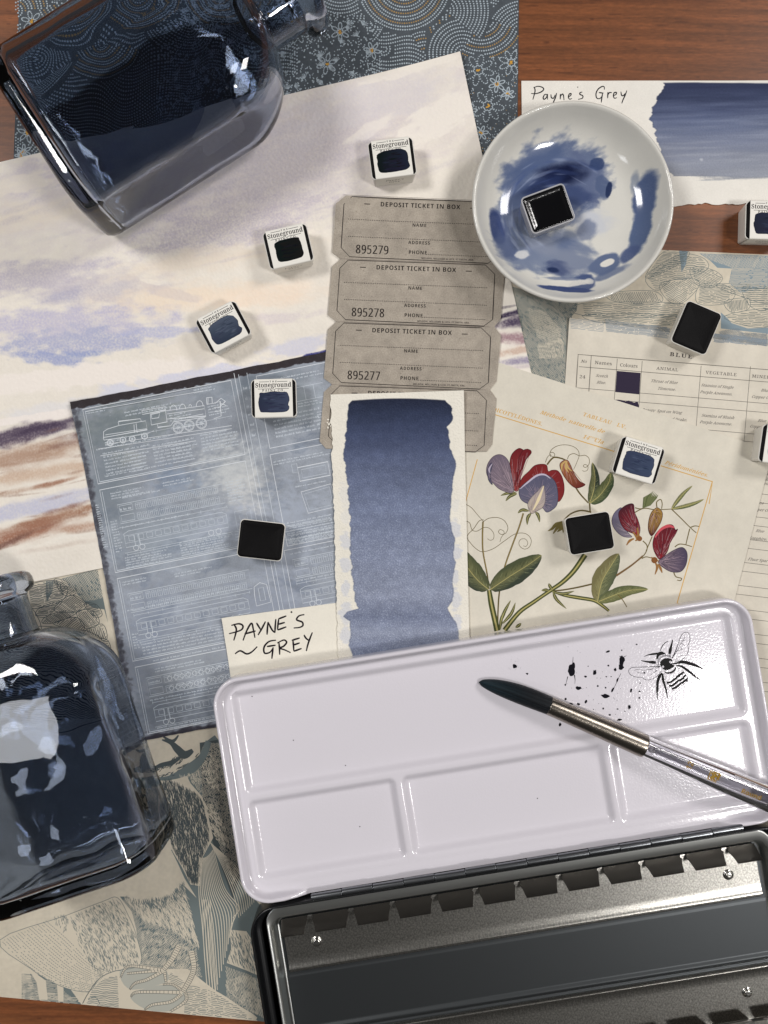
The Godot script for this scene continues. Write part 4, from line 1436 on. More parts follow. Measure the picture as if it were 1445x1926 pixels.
	petal.call([640, 620, 670, 560, 730, 500, 780, 450, 800, 560, 780, 640, 720, 680, 670, 700], [670, 690], lin(150, 140, 146), lin(192, 178, 160), 60, ox, 11)
	ink.layer = 13
	ink.brush(smooth(zp(ox, oy, s, [570, 480, 640, 420, 720, 360, 790, 350, 845, 385]), 5), PackedFloat32Array([1, 2.6, 3, 2.5, 1]), lin(186, 178, 196))
	ink.brush(smooth(zp(ox, oy, s, [690, 670, 740, 570, 785, 452]), 5), PackedFloat32Array([1.5, 5, 1]), lin(222, 206, 170))
	ink.brush(smooth(zp(ox, oy, s, [300, 340, 290, 300, 320, 250]), 5), PackedFloat32Array([0.6, 3, 0.6]), lin(178, 168, 184))
	petal.call([930, 260, 960, 225, 1000, 220, 1030, 270, 1060, 340, 1110, 410, 1160, 440, 1110, 468, 1060, 465, 1000, 410, 950, 330], [980, 230], lin(96, 34, 36), lin(168, 110, 70), 60, ox, 7)
	ink.layer = 9
	for q in [[985, 225, 950, 260, 950, 320], [990, 225, 1000, 280, 1040, 320], [985, 230, 985, 290, 1010, 330]]:
		ink.brush(smooth(zp(ox, oy, s, q), 4), PackedFloat32Array([1.5, 3.5, 0.8]), lin(190, 160, 104))
	var o2 := 1120.0
	petal.call([330, 915, 250, 910, 180, 850, 150, 780, 165, 710, 210, 660, 240, 660, 230, 780, 300, 880], [360, 900], lin(100, 95, 118), lin(140, 132, 142), 70, o2, 7)
	petal.call([345, 885, 270, 850, 225, 780, 210, 700, 245, 650, 300, 618, 345, 620, 355, 690, 385, 760, 405, 840, 390, 900], [385, 900], lin(66, 30, 40), lin(146, 38, 48), 130, o2, 9)
	petal.call([510, 905, 480, 850, 485, 760, 510, 690, 560, 650, 605, 690, 600, 760, 560, 840], [540, 680], wine, lin(176, 140, 72), 80, o2, 7)
	petal.call([590, 1120, 540, 1060, 520, 980, 540, 900, 590, 840, 650, 805, 700, 808, 725, 850, 745, 845, 720, 900, 680, 960, 650, 1050], [595, 1110], lin(88, 32, 42), lin(138, 36, 44), 130, o2, 7)
	ink.layer = 9
	ink.brush(smooth(zp(o2, oy, s, [540, 920, 590, 850, 660, 815, 715, 830]), 5), PackedFloat32Array([2, 4, 5, 2]), lin(196, 84, 92))
	petal.call([570, 1145, 640, 1080, 720, 1030, 790, 1010, 830, 1060, 825, 1150, 790, 1215, 740, 1235, 660, 1220], [575, 1145], lin(74, 66, 88), lin(128, 112, 124), 130, o2, 9)
	ink.layer = 11
	for q in [[340, 870, 380, 930, 360, 950], [380, 830, 390, 900, 400, 950], [350, 930, 310, 950, 282, 990], [505, 1100, 540, 1120, 575, 1135], [545, 1150, 560, 1190, 540, 1255], [570, 1160, 590, 1200, 605, 1240]]:
		ink.brush(smooth(zp(o2, oy, s, q), 4), PackedFloat32Array([2, 4, 1]), lin(150, 108, 62))
	for q in [[400, 930, 5], [535, 1125, 6]]:
		ink.dot(zp(o2, oy, s, [q[0], q[1]])[0], q[2], lin(128, 84, 48), 10)
	ink.layer = 6
	for q in [[345, 700, 440, 655, 540, 668, 690, 662], [690, 662, 770, 740, 860, 830, 915, 878], [860, 830, 900, 815, 940, 820], [855, 840, 835, 920, 820, 985], [720, 1005, 760, 980, 815, 985, 875, 1003], [430, 950, 470, 1000, 440, 1080, 330, 1170, 190, 1265], [515, 910, 490, 970, 460, 1040], [420, 1110, 460, 1095, 505, 1105], [560, 660, 555, 600, 590, 575, 605, 610, 600, 660], [710, 1235, 730, 1275, 780, 1290, 770, 1310, 740, 1305], [205, 1440, 250, 1490, 285, 1550], [360, 650, 400, 660, 440, 655]]:
		ink.line(smooth(zp(o2, oy, s, q), 5), 1.7, lin(108, 96, 58), 1.2)
	ink.brush(smooth(zp(o2, oy, s, [190, 1265, 330, 1170, 430, 1085]), 5), PackedFloat32Array([3.2, 2.6, 2]), lin(116, 90, 60))
	var print_ := ink.commit("printed_flowers", o, ink_mat)
	print_.set_meta("kind", "stuff")


func blueprint() -> void:
	var curls: Array = [[Vector2(135, 757), 170.0, 0.0020]]
	var area := Rect2(120, 640, 560, 780)
	var c := canvas(area, 0.9, 146, 152, 162)
	c.grain(0.05, 0.05, 0.10, 5)
	var tones: Array = [[250, 790, 150, 60, -11, 104, 117, 128, 0.8], [430, 880, 90, 80, -20, 158, 168, 182, 0.85], [470, 930, 60, 60, 0, 176, 182, 192, 0.7], [400, 1000, 160, 60, -20, 140, 154, 180, 0.7], [300, 1010, 150, 90, 0, 122, 138, 160, 0.6], [560, 1000, 90, 160, 0, 132, 146, 172, 0.7], [520, 1150, 150, 120, 0, 118, 132, 160, 0.6],
		[300, 1150, 140, 80, -10, 128, 142, 168, 0.6], [360, 1260, 160, 60, -14, 116, 128, 146, 0.6], [300, 1340, 140, 60, -10, 96, 108, 124, 0.7], [420, 1310, 60, 30, -40, 150, 160, 176, 0.5], [210, 900, 60, 200, -10, 98, 112, 130, 0.6], [560, 760, 80, 60, 0, 112, 128, 146, 0.6], [240, 860, 50, 30, 0, 150, 156, 150, 0.25], [330, 900, 70, 40, 0, 108, 130, 165, 0.5]]
	for q in tones:
		c.wash(q[0], q[1], q[2], q[3], q[4], q[5] + 33, q[6] + 27, q[7] + 16, q[8], 0.9, 0.6, 0.12, 0.0, 0.6)
	for i in 90:
		var p := Vector2(rng.randf_range(150, 640), rng.randf_range(700, 1390))
		var up_ := rng.randf() < 0.5
		c.wash(p.x, p.y, rng.randf_range(10, 60), rng.randf_range(6, 30), rng.randf_range(-40, 20), 182 if up_ else 84, 190 if up_ else 97, 202 if up_ else 118, 0.22, 0.9, 0.9, 0.3)
	for q in [[225, 800, 120, 60, -11, 112, 122, 128, 0.75], [200, 920, 60, 130, 10, 118, 128, 138, 0.6], [300, 1340, 170, 60, -10, 110, 118, 130, 0.7], [280, 1200, 60, 160, 10, 130, 140, 158, 0.5], [480, 720, 150, 36, -11, 124, 135, 146, 0.6], [450, 895, 60, 36, 0, 204, 206, 206, 0.6]]:
		c.wash(q[0], q[1], q[2], q[3], q[4], q[5], q[6], q[7], q[8], 1.0, 0.5, 0.1, 0.0, 0.6)
	# worn dark margins
	for i in 60:
		var t := i / 59.0
		var p := Vector2(135, 757).lerp(Vector2(255, 1395), t)
		c.wash(p.x + 4, p.y, rng.randf_range(3, 8), rng.randf_range(12, 30), 10, 62, 61, 69, 0.6, 0.8, 0.9, 0.1, 0.0, 0.6)
		p = Vector2(255, 1395).lerp(Vector2(640, 1322), t)
		c.wash(p.x, p.y - 2, rng.randf_range(10, 20), rng.randf_range(3, 12), -11, 56, 54, 62, 0.7, 0.7, 0.9)
	for i in 26:
		var p := Vector2(135, 757).lerp(Vector2(640, 657), i / 25.0)
		c.wash(p.x, p.y + 4, 18, 11 + rng.randf_range(-2, 2), -11, 52, 47, 50, 0.97, 0.15, 0.3, 0.05)
	var o := sheet("railway_blueprint", quad(Vector2(135, 757), Vector2(648, 655), Vector2(660, 1322), Vector2(255, 1395), 0.7, 50), 0.00142, 0.00168, paper(c.texture()), area, curls)
	tag(o, "worn blue railway blueprint with drawings of a locomotive and carriages", "blueprint")
	var ink := Ink.plan(0.00168)
	ink.heavy = 1.15
	var line := lin(214, 219, 224)
	var faint := lin(196, 204, 212)
	var b := func(u: float, v: float) -> Vector2: return Vector2(135, 757) + Vector2(0.981, -0.197) * u + Vector2(0.187, 0.982) * v
	var run := func(pts: Array, w: float, closed: bool) -> void:
		var p := PackedVector2Array()
		for i in range(0, pts.size() - 1, 2):
			p.append(b.call(pts[i], pts[i + 1]))
		ink.line(p, w, line if w > 0.85 else faint, w, closed)
	# a block of small lettering, too small and worn to read: ragged rows of broken strokes
	var words := func(u: float, v: float, wide: float, rows: int, gap: float, tall: float) -> void:
		for r in rows:
			var x := u
			var end := u + wide * rng.randf_range(0.7, 1.0)
			while x < end:
				var l := rng.randf_range(3, 11)
				var xx := x
				while xx < minf(x + l, end):
					var hgt := tall * rng.randf_range(0.5, 1.0)
					ink.line(PackedVector2Array([b.call(xx, v + r * gap), b.call(xx + rng.randf_range(-0.4, 0.4), v + r * gap - hgt)]), rng.randf_range(0.5, 0.8), faint)
					if rng.randf() < 0.5:
						ink.line(PackedVector2Array([b.call(xx, v + r * gap - hgt * 0.5), b.call(xx + 1.4, v + r * gap - hgt * 0.5)]), 0.6, faint)
					xx += rng.randf_range(1.3, 1.9)
				x += l + rng.randf_range(1.5, 3.5)
	# frames of the sheets
	for f in [[20, 18, 302, 160], [21, 172, 300, 330], [22, 342, 300, 500], [24, 512, 300, 640], [350, 20, 520, 158], [348, 170, 520, 345], [340, 352, 520, 505], [338, 515, 520, 640]]:
		run.call([f[0], f[1], f[2], f[1], f[2], f[3], f[0], f[3]], 1.2, true)
		if f[0] < 100:
			run.call([f[0] + 4, f[1] + 4, f[0] + 4, f[3] - 3, f[2] - 4, f[3] - 3], 0.7, false)
	run.call([318, 10, 318, 640], 0.8, false)
	run.call([334, 10, 330, 640], 0.8, false)
	ink.line(PackedVector2Array([b.call(310, 6), b.call(312, 640)]), 0.8, line)
	for vv in [40, 60, 76, 90, 110, 130]:
		words.call(322, vv, 9, 1, 4, 6)
	words.call(8, 200, 8, 20, 4.2, 3)
	# tender and locomotive
	var zz := func(a: Array) -> PackedVector2Array: return zp(140, 680, 5.069, a)
	var dr := func(a: Array, w: float) -> void: ink.line(zz.call(a), w, line)
	for q in [[283, 745, 283, 670, 320, 645, 430, 610, 680, 565, 695, 650, 283, 725], [425, 605, 425, 572, 630, 545, 640, 572], [283, 750, 690, 690, 760, 660], [300, 700, 690, 640], [645, 468, 870, 430, 872, 460, 650, 505, 645, 468], [725, 500, 870, 470, 885, 575, 735, 605, 725, 500],
		[735, 505, 815, 487, 805, 535, 740, 545, 735, 505], [870, 470, 1240, 420, 1255, 520, 885, 548], [795, 600, 795, 628, 920, 612, 945, 575, 1250, 530], [1260, 345, 1312, 340, 1316, 400, 1265, 408, 1260, 345], [1275, 345, 1275, 405], [1320, 400, 1390, 380, 1400, 520, 1330, 545],
		[1330, 440, 1400, 430], [1335, 480, 1400, 470], [1340, 400, 1400, 350, 1440, 380, 1390, 430], [1400, 400, 1450, 420], [230, 835, 1500, 640], [300, 790, 1500, 610], [940, 640, 1240, 590], [250, 900, 1160, 755], [590, 590, 600, 680], [570, 600, 575, 680], [120, 480, 1230, 280], [885, 500, 1240, 450], [1000, 545, 1230, 500]]:
		dr.call(q, 0.85)
	for w in [[345, 775, 30], [465, 748, 29], [553, 738, 29], [670, 712, 30], [990, 630, 50], [1095, 610, 48], [1212, 590, 50]]:
		for f in [1.0, 0.82, 0.25]:
			var ring := PackedVector2Array()
			for i in 18:
				ring.append(zz.call([w[0] + cos(TAU * i / 18) * w[2] * f, w[1] + sin(TAU * i / 18) * w[2] * f])[0])
			ink.line(ring, 0.85 if f == 1.0 else 0.55, line, -1.0, true)
		for i in 4:
			var a := PI * i / 4.0 + 0.3
			ink.line(zz.call([w[0] - cos(a) * w[2] * 0.8, w[1] - sin(a) * w[2] * 0.8, w[0] + cos(a) * w[2] * 0.8, w[1] + sin(a) * w[2] * 0.8]), 0.45, faint)
	for w in [[945, 445, 33, 30], [1032, 432, 29, 28], [1195, 408, 33, 32], [1105, 410, 12, 12]]:
		var arc := PackedVector2Array()
		for i in 9:
			arc.append(zz.call([w[0] - cos(PI * i / 8) * w[2], w[1] + 20 - sin(PI * i / 8) * w[3] * 1.7])[0])
		ink.line(arc, 0.85, line)
	# lettering of the first sheet
	words.call(95, 40, 110, 2, 6, 3.4)
	words.call(24, 24, 44, 2, 4, 2.6)
	words.call(230, 24, 40, 2, 5, 3)
	words.call(48, 88, 34, 3, 5, 3)
	words.call(176, 62, 40, 3, 5, 3)
	words.call(40, 108, 90, 7, 6.4, 3.6)
	words.call(134, 112, 86, 6, 6.2, 3.6)
	words.call(226, 110, 70, 6, 6.0, 3.6)
	words.call(30, 98, 250, 1, 5, 2.6)
	for i in 7:
		run.call([88, 112 + i * 6.4, 118, 112 + i * 6.4], 0.7, false)
		run.call([168, 112 + i * 6.2, 205, 112 + i * 6.2], 0.7, false)
	# carriages: seat plans and side views
	var carriage := func(u: float, v: float, wide: float, seats: int) -> void:
		run.call([u, v, u + wide, v, u + wide, v + 36, u, v + 36], 0.8, true)
		var step := (wide - 40) / seats
		for r in 2:
			for i in seats:
				var x := u + 34 + i * step
				var y := v + 3 + r * 19
				run.call([x, y, x + step * 0.7, y, x + step * 0.7, y + 12, x, y + 12], 0.7, true)
				run.call([x + 1, y + 3, x + step * 0.6, y + 3], 0.6, false)
				run.call([x + step * 0.35, y + 2, x + step * 0.35, y + 11], 0.5, false)
		run.call([u + 3, v + 3, u + 28, v + 3, u + 28, v + 14, u + 3, v + 14], 0.75, true)
		run.call([u + 3, v + 21, u + 28, v + 21, u + 28, v + 33, u + 3, v + 33], 0.75, true)
		words.call(u + 4, v + 12, 22, 1, 4, 5)
	var side_view := func(u: float, v: float, wide: float) -> void:
		run.call([u, v + 30, u, v + 4, u + 10, v, u + wide - 8, v, u + wide, v + 5, u + wide, v + 30], 0.85, true)
		run.call([u, v + 8, u + wide, v + 8], 0.6, false)
		run.call([u, v + 22, u + wide, v + 22], 0.6, false)
		var n := int(wide / 17)
		for i in n:
			var x := u + 8 + i * 17
			run.call([x, v + 10, x + 11, v + 10, x + 11, v + 19, x, v + 19], 0.75, true)
		run.call([u + 18, v + 9, u + 18, v + 30, u + 27, v + 30, u + 27, v + 9], 0.8, false)
		for x in [u + 18, u + 30, u + wide - 34, u + wide - 20]:
			var ring := PackedVector2Array()
			for i in 12:
				ring.append(b.call(x + cos(TAU * i / 12) * 5, v + 34 + sin(TAU * i / 12) * 5))
			ink.line(ring, 0.75, line, -1.0, true)
		run.call([u - 4, v + 40, u + wide + 6, v + 40], 0.6, false)
	carriage.call(48, 206, 200, 15)
	side_view.call(50, 258, 196)
	words.call(60, 196, 90, 1, 5, 3)
	words.call(40, 184, 80, 3, 5, 3)
	words.call(140, 184, 60, 2, 5, 3)
	words.call(44, 250, 190, 1, 5, 2.5)
	words.call(44, 308, 90, 5, 4.6, 3)
	words.call(150, 306, 100, 5, 4.6, 3)
	run.call([262, 262, 292, 262, 292, 296, 262, 296], 0.7, true)
	run.call([270, 270, 284, 270, 284, 296, 270, 296], 0.6, true)
	carriage.call(36, 374, 232, 17)
	side_view.call(42, 424, 214)
	words.call(130, 356, 70, 2, 5, 3)
	words.call(30, 352, 60, 2, 5, 3)
	run.call([270, 424, 272, 408, 284, 402, 296, 408, 298, 442, 270, 444], 0.9, true)
	run.call([279, 412, 289, 412, 289, 436, 279, 436], 0.8, true)
	for i in 4:
		words.call(44, 474 + i * 6, 210, 1, 5, 3)
	carriage.call(40, 536, 220, 9)
	for i in 14:
		for r in 2:
			var ring := PackedVector2Array()
			var m := Vector2(84 + i * 12, 545 + r * 19)
			for k in 4:
				ring.append(b.call(m.x + [5, 0, -5, 0][k], m.y + [0, 5, 0, -5][k]))
			ink.line(ring, 0.75, line, -1.0, true)
	side_view.call(44, 590, 214)
	words.call(60, 524, 120, 2, 5, 3)
	words.call(44, 634, 200, 2, 5, 3)
	# right column
	words.call(360, 34, 130, 2, 6, 3.2)
	run.call([362, 56, 470, 56, 470, 82, 362, 82], 0.7, true)
	for x in [380, 398, 416, 434, 452]:
		run.call([x, 56, x, 82], 0.7, false)
	words.call(366, 104, 96, 6, 7.4, 4.2)
	words.call(352, 186, 120, 2, 5, 3)
	run.call([394, 204, 452, 204, 452, 230, 394, 230], 1.4, true)
	run.call([400, 209, 446, 209, 446, 225, 400, 225], 0.7, true)
	run.call([384, 196, 394, 196, 394, 212, 384, 212], 0.7, true)
	run.call([392, 250, 450, 246, 452, 290, 398, 292], 1.0, true)
	run.call([397, 255, 446, 251, 447, 285, 402, 287], 0.6, true)
	words.call(384, 240, 60, 1, 5, 3)
	for i in 9:
		words.call(346 + (i % 3) * 6, 304 + i * 5, 120, 1, 5, 3)
	for i in 4:
		run.call([350, 310 + i * 8, 480, 310 + i * 8], 0.7, false)
	carriage.call(352, 372, 150, 9)
	side_view.call(356, 426, 140)
	words.call(360, 490, 120, 3, 5, 3)
	carriage.call(346, 540, 150, 9)
	# more rows of worn notes and measuring lines
	for q in [[36, 150, 200, 1], [250, 60, 44, 4], [30, 236, 14, 12], [256, 206, 40, 8], [150, 300, 110, 1], [256, 300, 40, 4], [30, 406, 230, 1], [30, 452, 10, 6], [240, 474, 56, 4], [60, 508, 160, 1], [270, 540, 26, 9], [40, 580, 220, 1], [362, 88, 110, 2], [450, 110, 46, 5], [470, 200, 36, 12], [460, 260, 44, 8], [352, 336, 140, 2], [350, 362, 130, 1], [352, 414, 150, 1], [350, 470, 140, 3], [352, 526, 120, 2], [350, 582, 140, 2], [350, 600, 140, 6]]:
		words.call(q[0], q[1], q[2], q[3], 5.2, 3)
	for q in [[50, 250, 250], [50, 302, 250], [40, 416, 262], [42, 468, 258], [352, 418, 500], [354, 472, 500], [44, 584, 258], [60, 84, 290]]:
		run.call([q[0], q[1], q[2], q[1]], 0.6, false)
		for k in 9:
			var x: float = lerpf(q[0], q[2], k / 8.0)
			run.call([x, q[1] - 2.5, x, q[1] + 2.5], 0.6, false)
	# specks of wear
	for i in 420:
		ink.dot(b.call(rng.randf_range(4, 505), rng.randf_range(12, 640)), rng.randf_range(0.25, 0.6), faint if rng.randf() < 0.6 else lin(70, 80, 94), 4)
	lift_ink(ink, 0.00168, curls)
	var print_ := ink.commit("printed_drawing", o, ink_mat)
	print_.set_meta("kind", "stuff")


func tickets() -> void:
	var curls: Array = [[Vector2(630, 372), 130.0, 0.0016], [Vector2(945, 620), 60.0, 0.0008]]
	var area := Rect2(590, 350, 380, 530)
	var c := canvas(area, 1.1, 163, 154, 142)
	c.grain(0.11, 0.07, 0.05, 7)
	for i in 260:
		c.wash(rng.randf_range(600, 960), rng.randf_range(365, 870), rng.randf_range(0.8, 2.2), rng.randf_range(0.6, 1.2), rng.randf_range(0, 180), 118, 110, 102, 0.6, 0.4, 0.3)
	var shift := Vector2(-7.9, 118.3)
	var left := PackedVector2Array()
	var right := PackedVector2Array()
	for i in 4:
		var d := shift * (i - 1)
		if i == 0:
			left.append(Vector2(651, 369) )
		for p in [[633, 386 + 118], [617, 593]]:
			if i == 0 and p[1] == 504:
				left.append(Vector2(632, 385))
			else:
				left.append(Vector2(p[0] - (8 if p[1] == 504 else 0), p[1] - (3 if p[1] == 504 else 0)) + d)
		if i < 3:
			left.append(Vector2(633, 605) + d)
		for p in [[950, 513], [942, 599]]:
			right.append(Vector2(p[0], p[1]) + d)
		if i < 3:
			right.append(Vector2(930, 615) + d)
		else:
			left.append(Vector2(629, 607) + d)
			right.append(Vector2(931, 613) + d)
	left[0] = Vector2(651, 369.5)
	right.insert(0, Vector2(944, 380))
	var outline := PackedVector2Array()
	right.append_array(PackedVector2Array())
	for i in right.size() - 1:
		edge(right[i], right[i + 1], 6, 0.25, outline)
	outline.append(right[-1])
	edge(right[-1], left[-1], 14, 0.3, outline)
	for i in range(left.size() - 1, 0, -1):
		edge(left[i], left[i - 1], 6, 0.25, outline)
	edge(left[0], right[0], 14, 0.25, outline)
	var o := sheet("ticket_strip", outline, 0.00172, 0.0021, paper(c.texture()), area, curls)
	tag(o, "strip of four joined grey cardboard deposit tickets with notched corners", "ticket strip")
	var ink := Ink.plan(0.0021)
	ink.heavy = 1.35
	var black := lin(36, 33, 33)
	var z := 3.284
	for i in 4:
		var d := shift * (i - 1)
		var q := func(x: float, y: float) -> Vector2: return Vector2(560 + x / z, 340 + y / z) + d
		ink.line(PackedVector2Array([q.call(312, 490), q.call(1160, 520), q.call(1218, 578), q.call(1204, 858), q.call(1150, 898), q.call(296, 858), q.call(243, 802), q.call(261, 540)]), 1.0, black, 1.0, true)
		ink.line(PackedVector2Array([q.call(258, 482), q.call(1215, 515)]), 0.5, lin(112, 104, 98))
		ink.text("DEPOSIT TICKET IN BOX", sans_bold, 8.2, q.call(731, 556), 2.0, black, 1, 1.06, 0.0, 0.05)
		ink.line(PackedVector2Array([q.call(386, 534), q.call(422, 535)]), 1.2, black)
		ink.line(PackedVector2Array([q.call(1040, 558), q.call(1076, 559)]), 1.2, black)
		for row in [[290, 628, 1168, 661], [290, 733, 1165, 769], [772, 843, 1156, 858]]:
			var n := int((row[2] - row[0]) / 11.2)
			for k in n + 1:
				var t := float(k) / n
				ink.dot(q.call(lerpf(row[0], row[2], t), lerpf(row[1], row[3], t)), 0.95, black, 6)
		ink.text("NAME", sans_bold, 6.0, q.call(726, 673), 2.0, black, 1, 1.05, 0.0, 0.06)
		ink.text("ADDRESS", sans_bold, 6.0, q.call(725, 781), 2.0, black, 1, 1.05, 0.0, 0.06)
		ink.text("PHONE", sans_bold, 6.6, q.call(658, 840), 2.0, black, 0, 1.05, 0.0, 0.06)
		ink.text("WELDON, WILLIAMS & LICK, FT.SMITH, ARK.", sans_bold, 3.2, q.call(738, 872), 2.0, black, 0, 1.0, 0.0, 0.03)
		for dx in [-1.0, 1.0]:
			ink.text("89527" + str(9 - i), mono, 16.0, q.call(330 + dx, 836), 2.0, black, 0, 0.79)
	lift_ink(ink, 0.0021, curls)
	ink.commit("printed_lettering", o, ink_mat)


func name_card() -> void:
	var curls: Array = [[Vector2(418, 1162), 110.0, 0.0014]]
	var area := Rect2(405, 1120, 260, 190)
	var c := canvas(area, 0.8, 230, 225, 212)
	c.grain(0.012, 0.01, 0.01, 9)
	var o := sheet("name_card", quad(Vector2(418, 1162), Vector2(632, 1134), Vector2(643, 1262), Vector2(438, 1300), 0.25, 8), 0.00172, 0.0021, paper(c.texture(), 0.01), area, curls)
	tag(o, "small white card with the paint name in black brush pen capitals", "name card")
	var ink := Ink.plan(0.0021)
	var pen := lin(30, 28, 30)
	for q in [[112, 1315, 126, 1345, 112, 1402], [100, 1322, 140, 1314, 160, 1326, 148, 1348, 88, 1366], [160, 1402, 180, 1350, 204, 1312, 214, 1345, 222, 1388], [168, 1368, 226, 1352], [230, 1310, 252, 1346], [277, 1303, 258, 1340, 238, 1374], [285, 1372, 287, 1340, 290, 1306], [290, 1306, 310, 1345, 326, 1362], [326, 1362, 328, 1325, 331, 1290],
		[346, 1290, 342, 1320, 340, 1347], [344, 1290, 386, 1274], [344, 1318, 378, 1308], [340, 1348, 386, 1331], [409, 1251, 416, 1257], [480, 1267, 452, 1274, 440, 1294, 468, 1306, 472, 1324, 455, 1334, 424, 1337],
		[118, 1472, 145, 1456, 178, 1472, 205, 1462, 234, 1434], [332, 1401, 295, 1408, 270, 1436, 272, 1468, 300, 1464, 318, 1438], [284, 1434, 330, 1427], [317, 1438, 313, 1470, 310, 1498], [347, 1413, 350, 1445, 351, 1477], [338, 1416, 372, 1400, 387, 1412, 372, 1432, 352, 1442, 378, 1452, 408, 1466],
		[420, 1398, 423, 1430, 425, 1458], [414, 1402, 456, 1389], [420, 1427, 456, 1415], [424, 1459, 466, 1444], [478, 1373, 488, 1390, 503, 1402], [522, 1360, 508, 1395, 498, 1425, 490, 1458]]:
		ink.brush(smooth(zp(400, 700, 2.779, q), 6), PackedFloat32Array([2.2, 3.5, 3.2, 2.2]), pen)
	lift_ink(ink, 0.0021, curls)
	ink.commit("brush_lettering", o, ink_mat)


func swatch_card() -> void:
	var curls: Array = [[Vector2(872, 735), 150.0, 0.0016]]
	var area := Rect2(612, 728, 284, 560)
	var c := canvas(area, 1.15, 231, 226, 214)
	c.grain(0.012, 0.012, 0.01, 12)
	# the painted strip is worked row by row: its two ragged sides, dark at the top and paler below
	var lx: Array = [[752, 660], [761, 652], [790, 652], [836, 648], [850, 644], [873, 648], [916, 653], [988, 658], [1024, 657], [1060, 659], [1096, 663], [1132, 666], [1144, 674], [1150, 650], [1160, 643], [1168, 655], [1176, 659], [1200, 657], [1215, 654], [1229, 659], [1260, 664]]
	var rx: Array = [[748, 800], [752, 835], [768, 851], [790, 851], [803, 842], [844, 848], [873, 859], [902, 852], [940, 850], [981, 847], [1017, 856], [1040, 852], [1062, 857], [1096, 852], [1120, 854], [1143, 843], [1160, 852], [1176, 860], [1200, 864], [1260, 858]]
	var tone: Array = [[750, 34, 40, 62], [775, 46, 54, 80], [820, 66, 75, 106], [880, 92, 101, 132], [960, 110, 119, 149], [1040, 124, 132, 160], [1120, 134, 141, 167], [1160, 114, 122, 150], [1190, 136, 143, 168], [1230, 114, 122, 150], [1260, 118, 125, 153]]
	var pick := func(table_: Array, y: float, k: int) -> float:
		for i in table_.size() - 1:
			if y < table_[i + 1][0]:
				return lerpf(table_[i][k], table_[i + 1][k], clampf((y - table_[i][0]) / (table_[i + 1][0] - table_[i][0]), 0, 1))
		return table_[-1][k]
	for j in 14:
		# thin early washes that show at the sides
		var y := 930.0 + j * 22.0
		c.wash(650 if j % 2 == 0 else 856, y, rng.randf_range(8, 14), rng.randf_range(14, 26), 0, 200, 203, 214, 0.6 if j > 2 else 0.2, 0.3, 0.6, 0.1, 0.15)
	for yy in c.h:
		var y := yy / c.sc + c.oy
		var l: float = pick.call(lx, y, 1)
		var r: float = pick.call(rx, y, 1)
		var cr: float = pick.call(tone, y, 1) / 250.0
		var cg: float = pick.call(tone, y, 2) / 250.0
		var cb: float = pick.call(tone, y, 3) / 258.0
		var row := (yy & 511) * 512
		var nrow := (int(y * 1.1) & 511) * 512
		var jl := (noise_mid[nrow + 40] - 128) / 128.0 * 3.4
		var jr := (noise_mid[nrow + 300] - 128) / 128.0 * 3.4
		for xx in c.w:
			var x := xx / c.sc + c.ox
			var top := 753.0 - 5.0 * sin(PI * clampf((x - 650) / 200.0, 0, 1)) + (1.0 - clampf((x - 650) / 12.0, 0, 1)) * 10.0
			var d := minf(minf(x - l - jl, r + jr - x), y - top)
			if d <= 0.0:
				continue
			var g := (noise_fine[row + (xx & 511)] - 128) / 128.0
			var bl := (noise_low[(int(y * 1.6) & 511) * 512 + (int(x * 0.35) & 511)] - 128) / 128.0
			var mm := (noise_mid[(int(y * 1.1) & 511) * 512 + (int(x * 0.9) & 511)] - 128) / 128.0
			var tooth := (noise_mid[(int(y * 7.0) & 511) * 512 + (int(x * 7.0) & 511)] - 128) / 128.0
			g = g * 0.6 + tooth * 0.8
			var a := minf(1.0, d / 2.2)
			var k := 1.0 + 0.07 * bl + 0.05 * mm - (0.16 * (1.0 - d / 4.0) if d < 4.0 else 0.0)
			var gr := 0.19 * maxf(0.0, g + 0.15 * mm) * clampf((y - 740.0) / 250.0, 0.25, 1.0) - 0.05 * maxf(0.0, -g)
			var i := yy * c.w + xx
			c.r[i] = lerpf(c.r[i], cr * k + gr, a)
			c.g[i] = lerpf(c.g[i], cg * k + gr, a)
			c.b[i] = lerpf(c.b[i], cb * k + gr * 0.9, a)
	var outline := PackedVector2Array()
	edge(Vector2(622, 742), Vector2(872, 735), 8, 0.2, outline)
	edge(Vector2(872, 735), Vector2(884, 1270), 10, 0.25, outline)
	edge(Vector2(884, 1270), Vector2(637, 1275), 3, 0.2, outline)
	edge(Vector2(637, 1275), Vector2(622, 742), 110, 1.5, outline)
	var o := sheet("swatch_card", outline, 0.00214, 0.00268, paper(c.texture(), 0.03), area, curls)
	tag(o, "tall white card with one broad blue grey brushed strip, its left edge torn", "swatch card")
	# loose paper fibres on the torn edge
	var ink := Ink.plan(0.0026)
	for q in [[200, 250, 196, 300], [640, 0, 0, 0]]:
		if q[2] == 0:
			continue
		for i in 9:
			var p := Vector2(rng.randf_range(616, 622), rng.randf_range(786, 806))
			ink.dot(p, rng.randf_range(1.2, 2.6), lin(226, 220, 208), 7, 0.7, rng.randf() * 3.0)
	ink.commit("torn_fibres", o, ink_mat)


var pan_meshes := {}


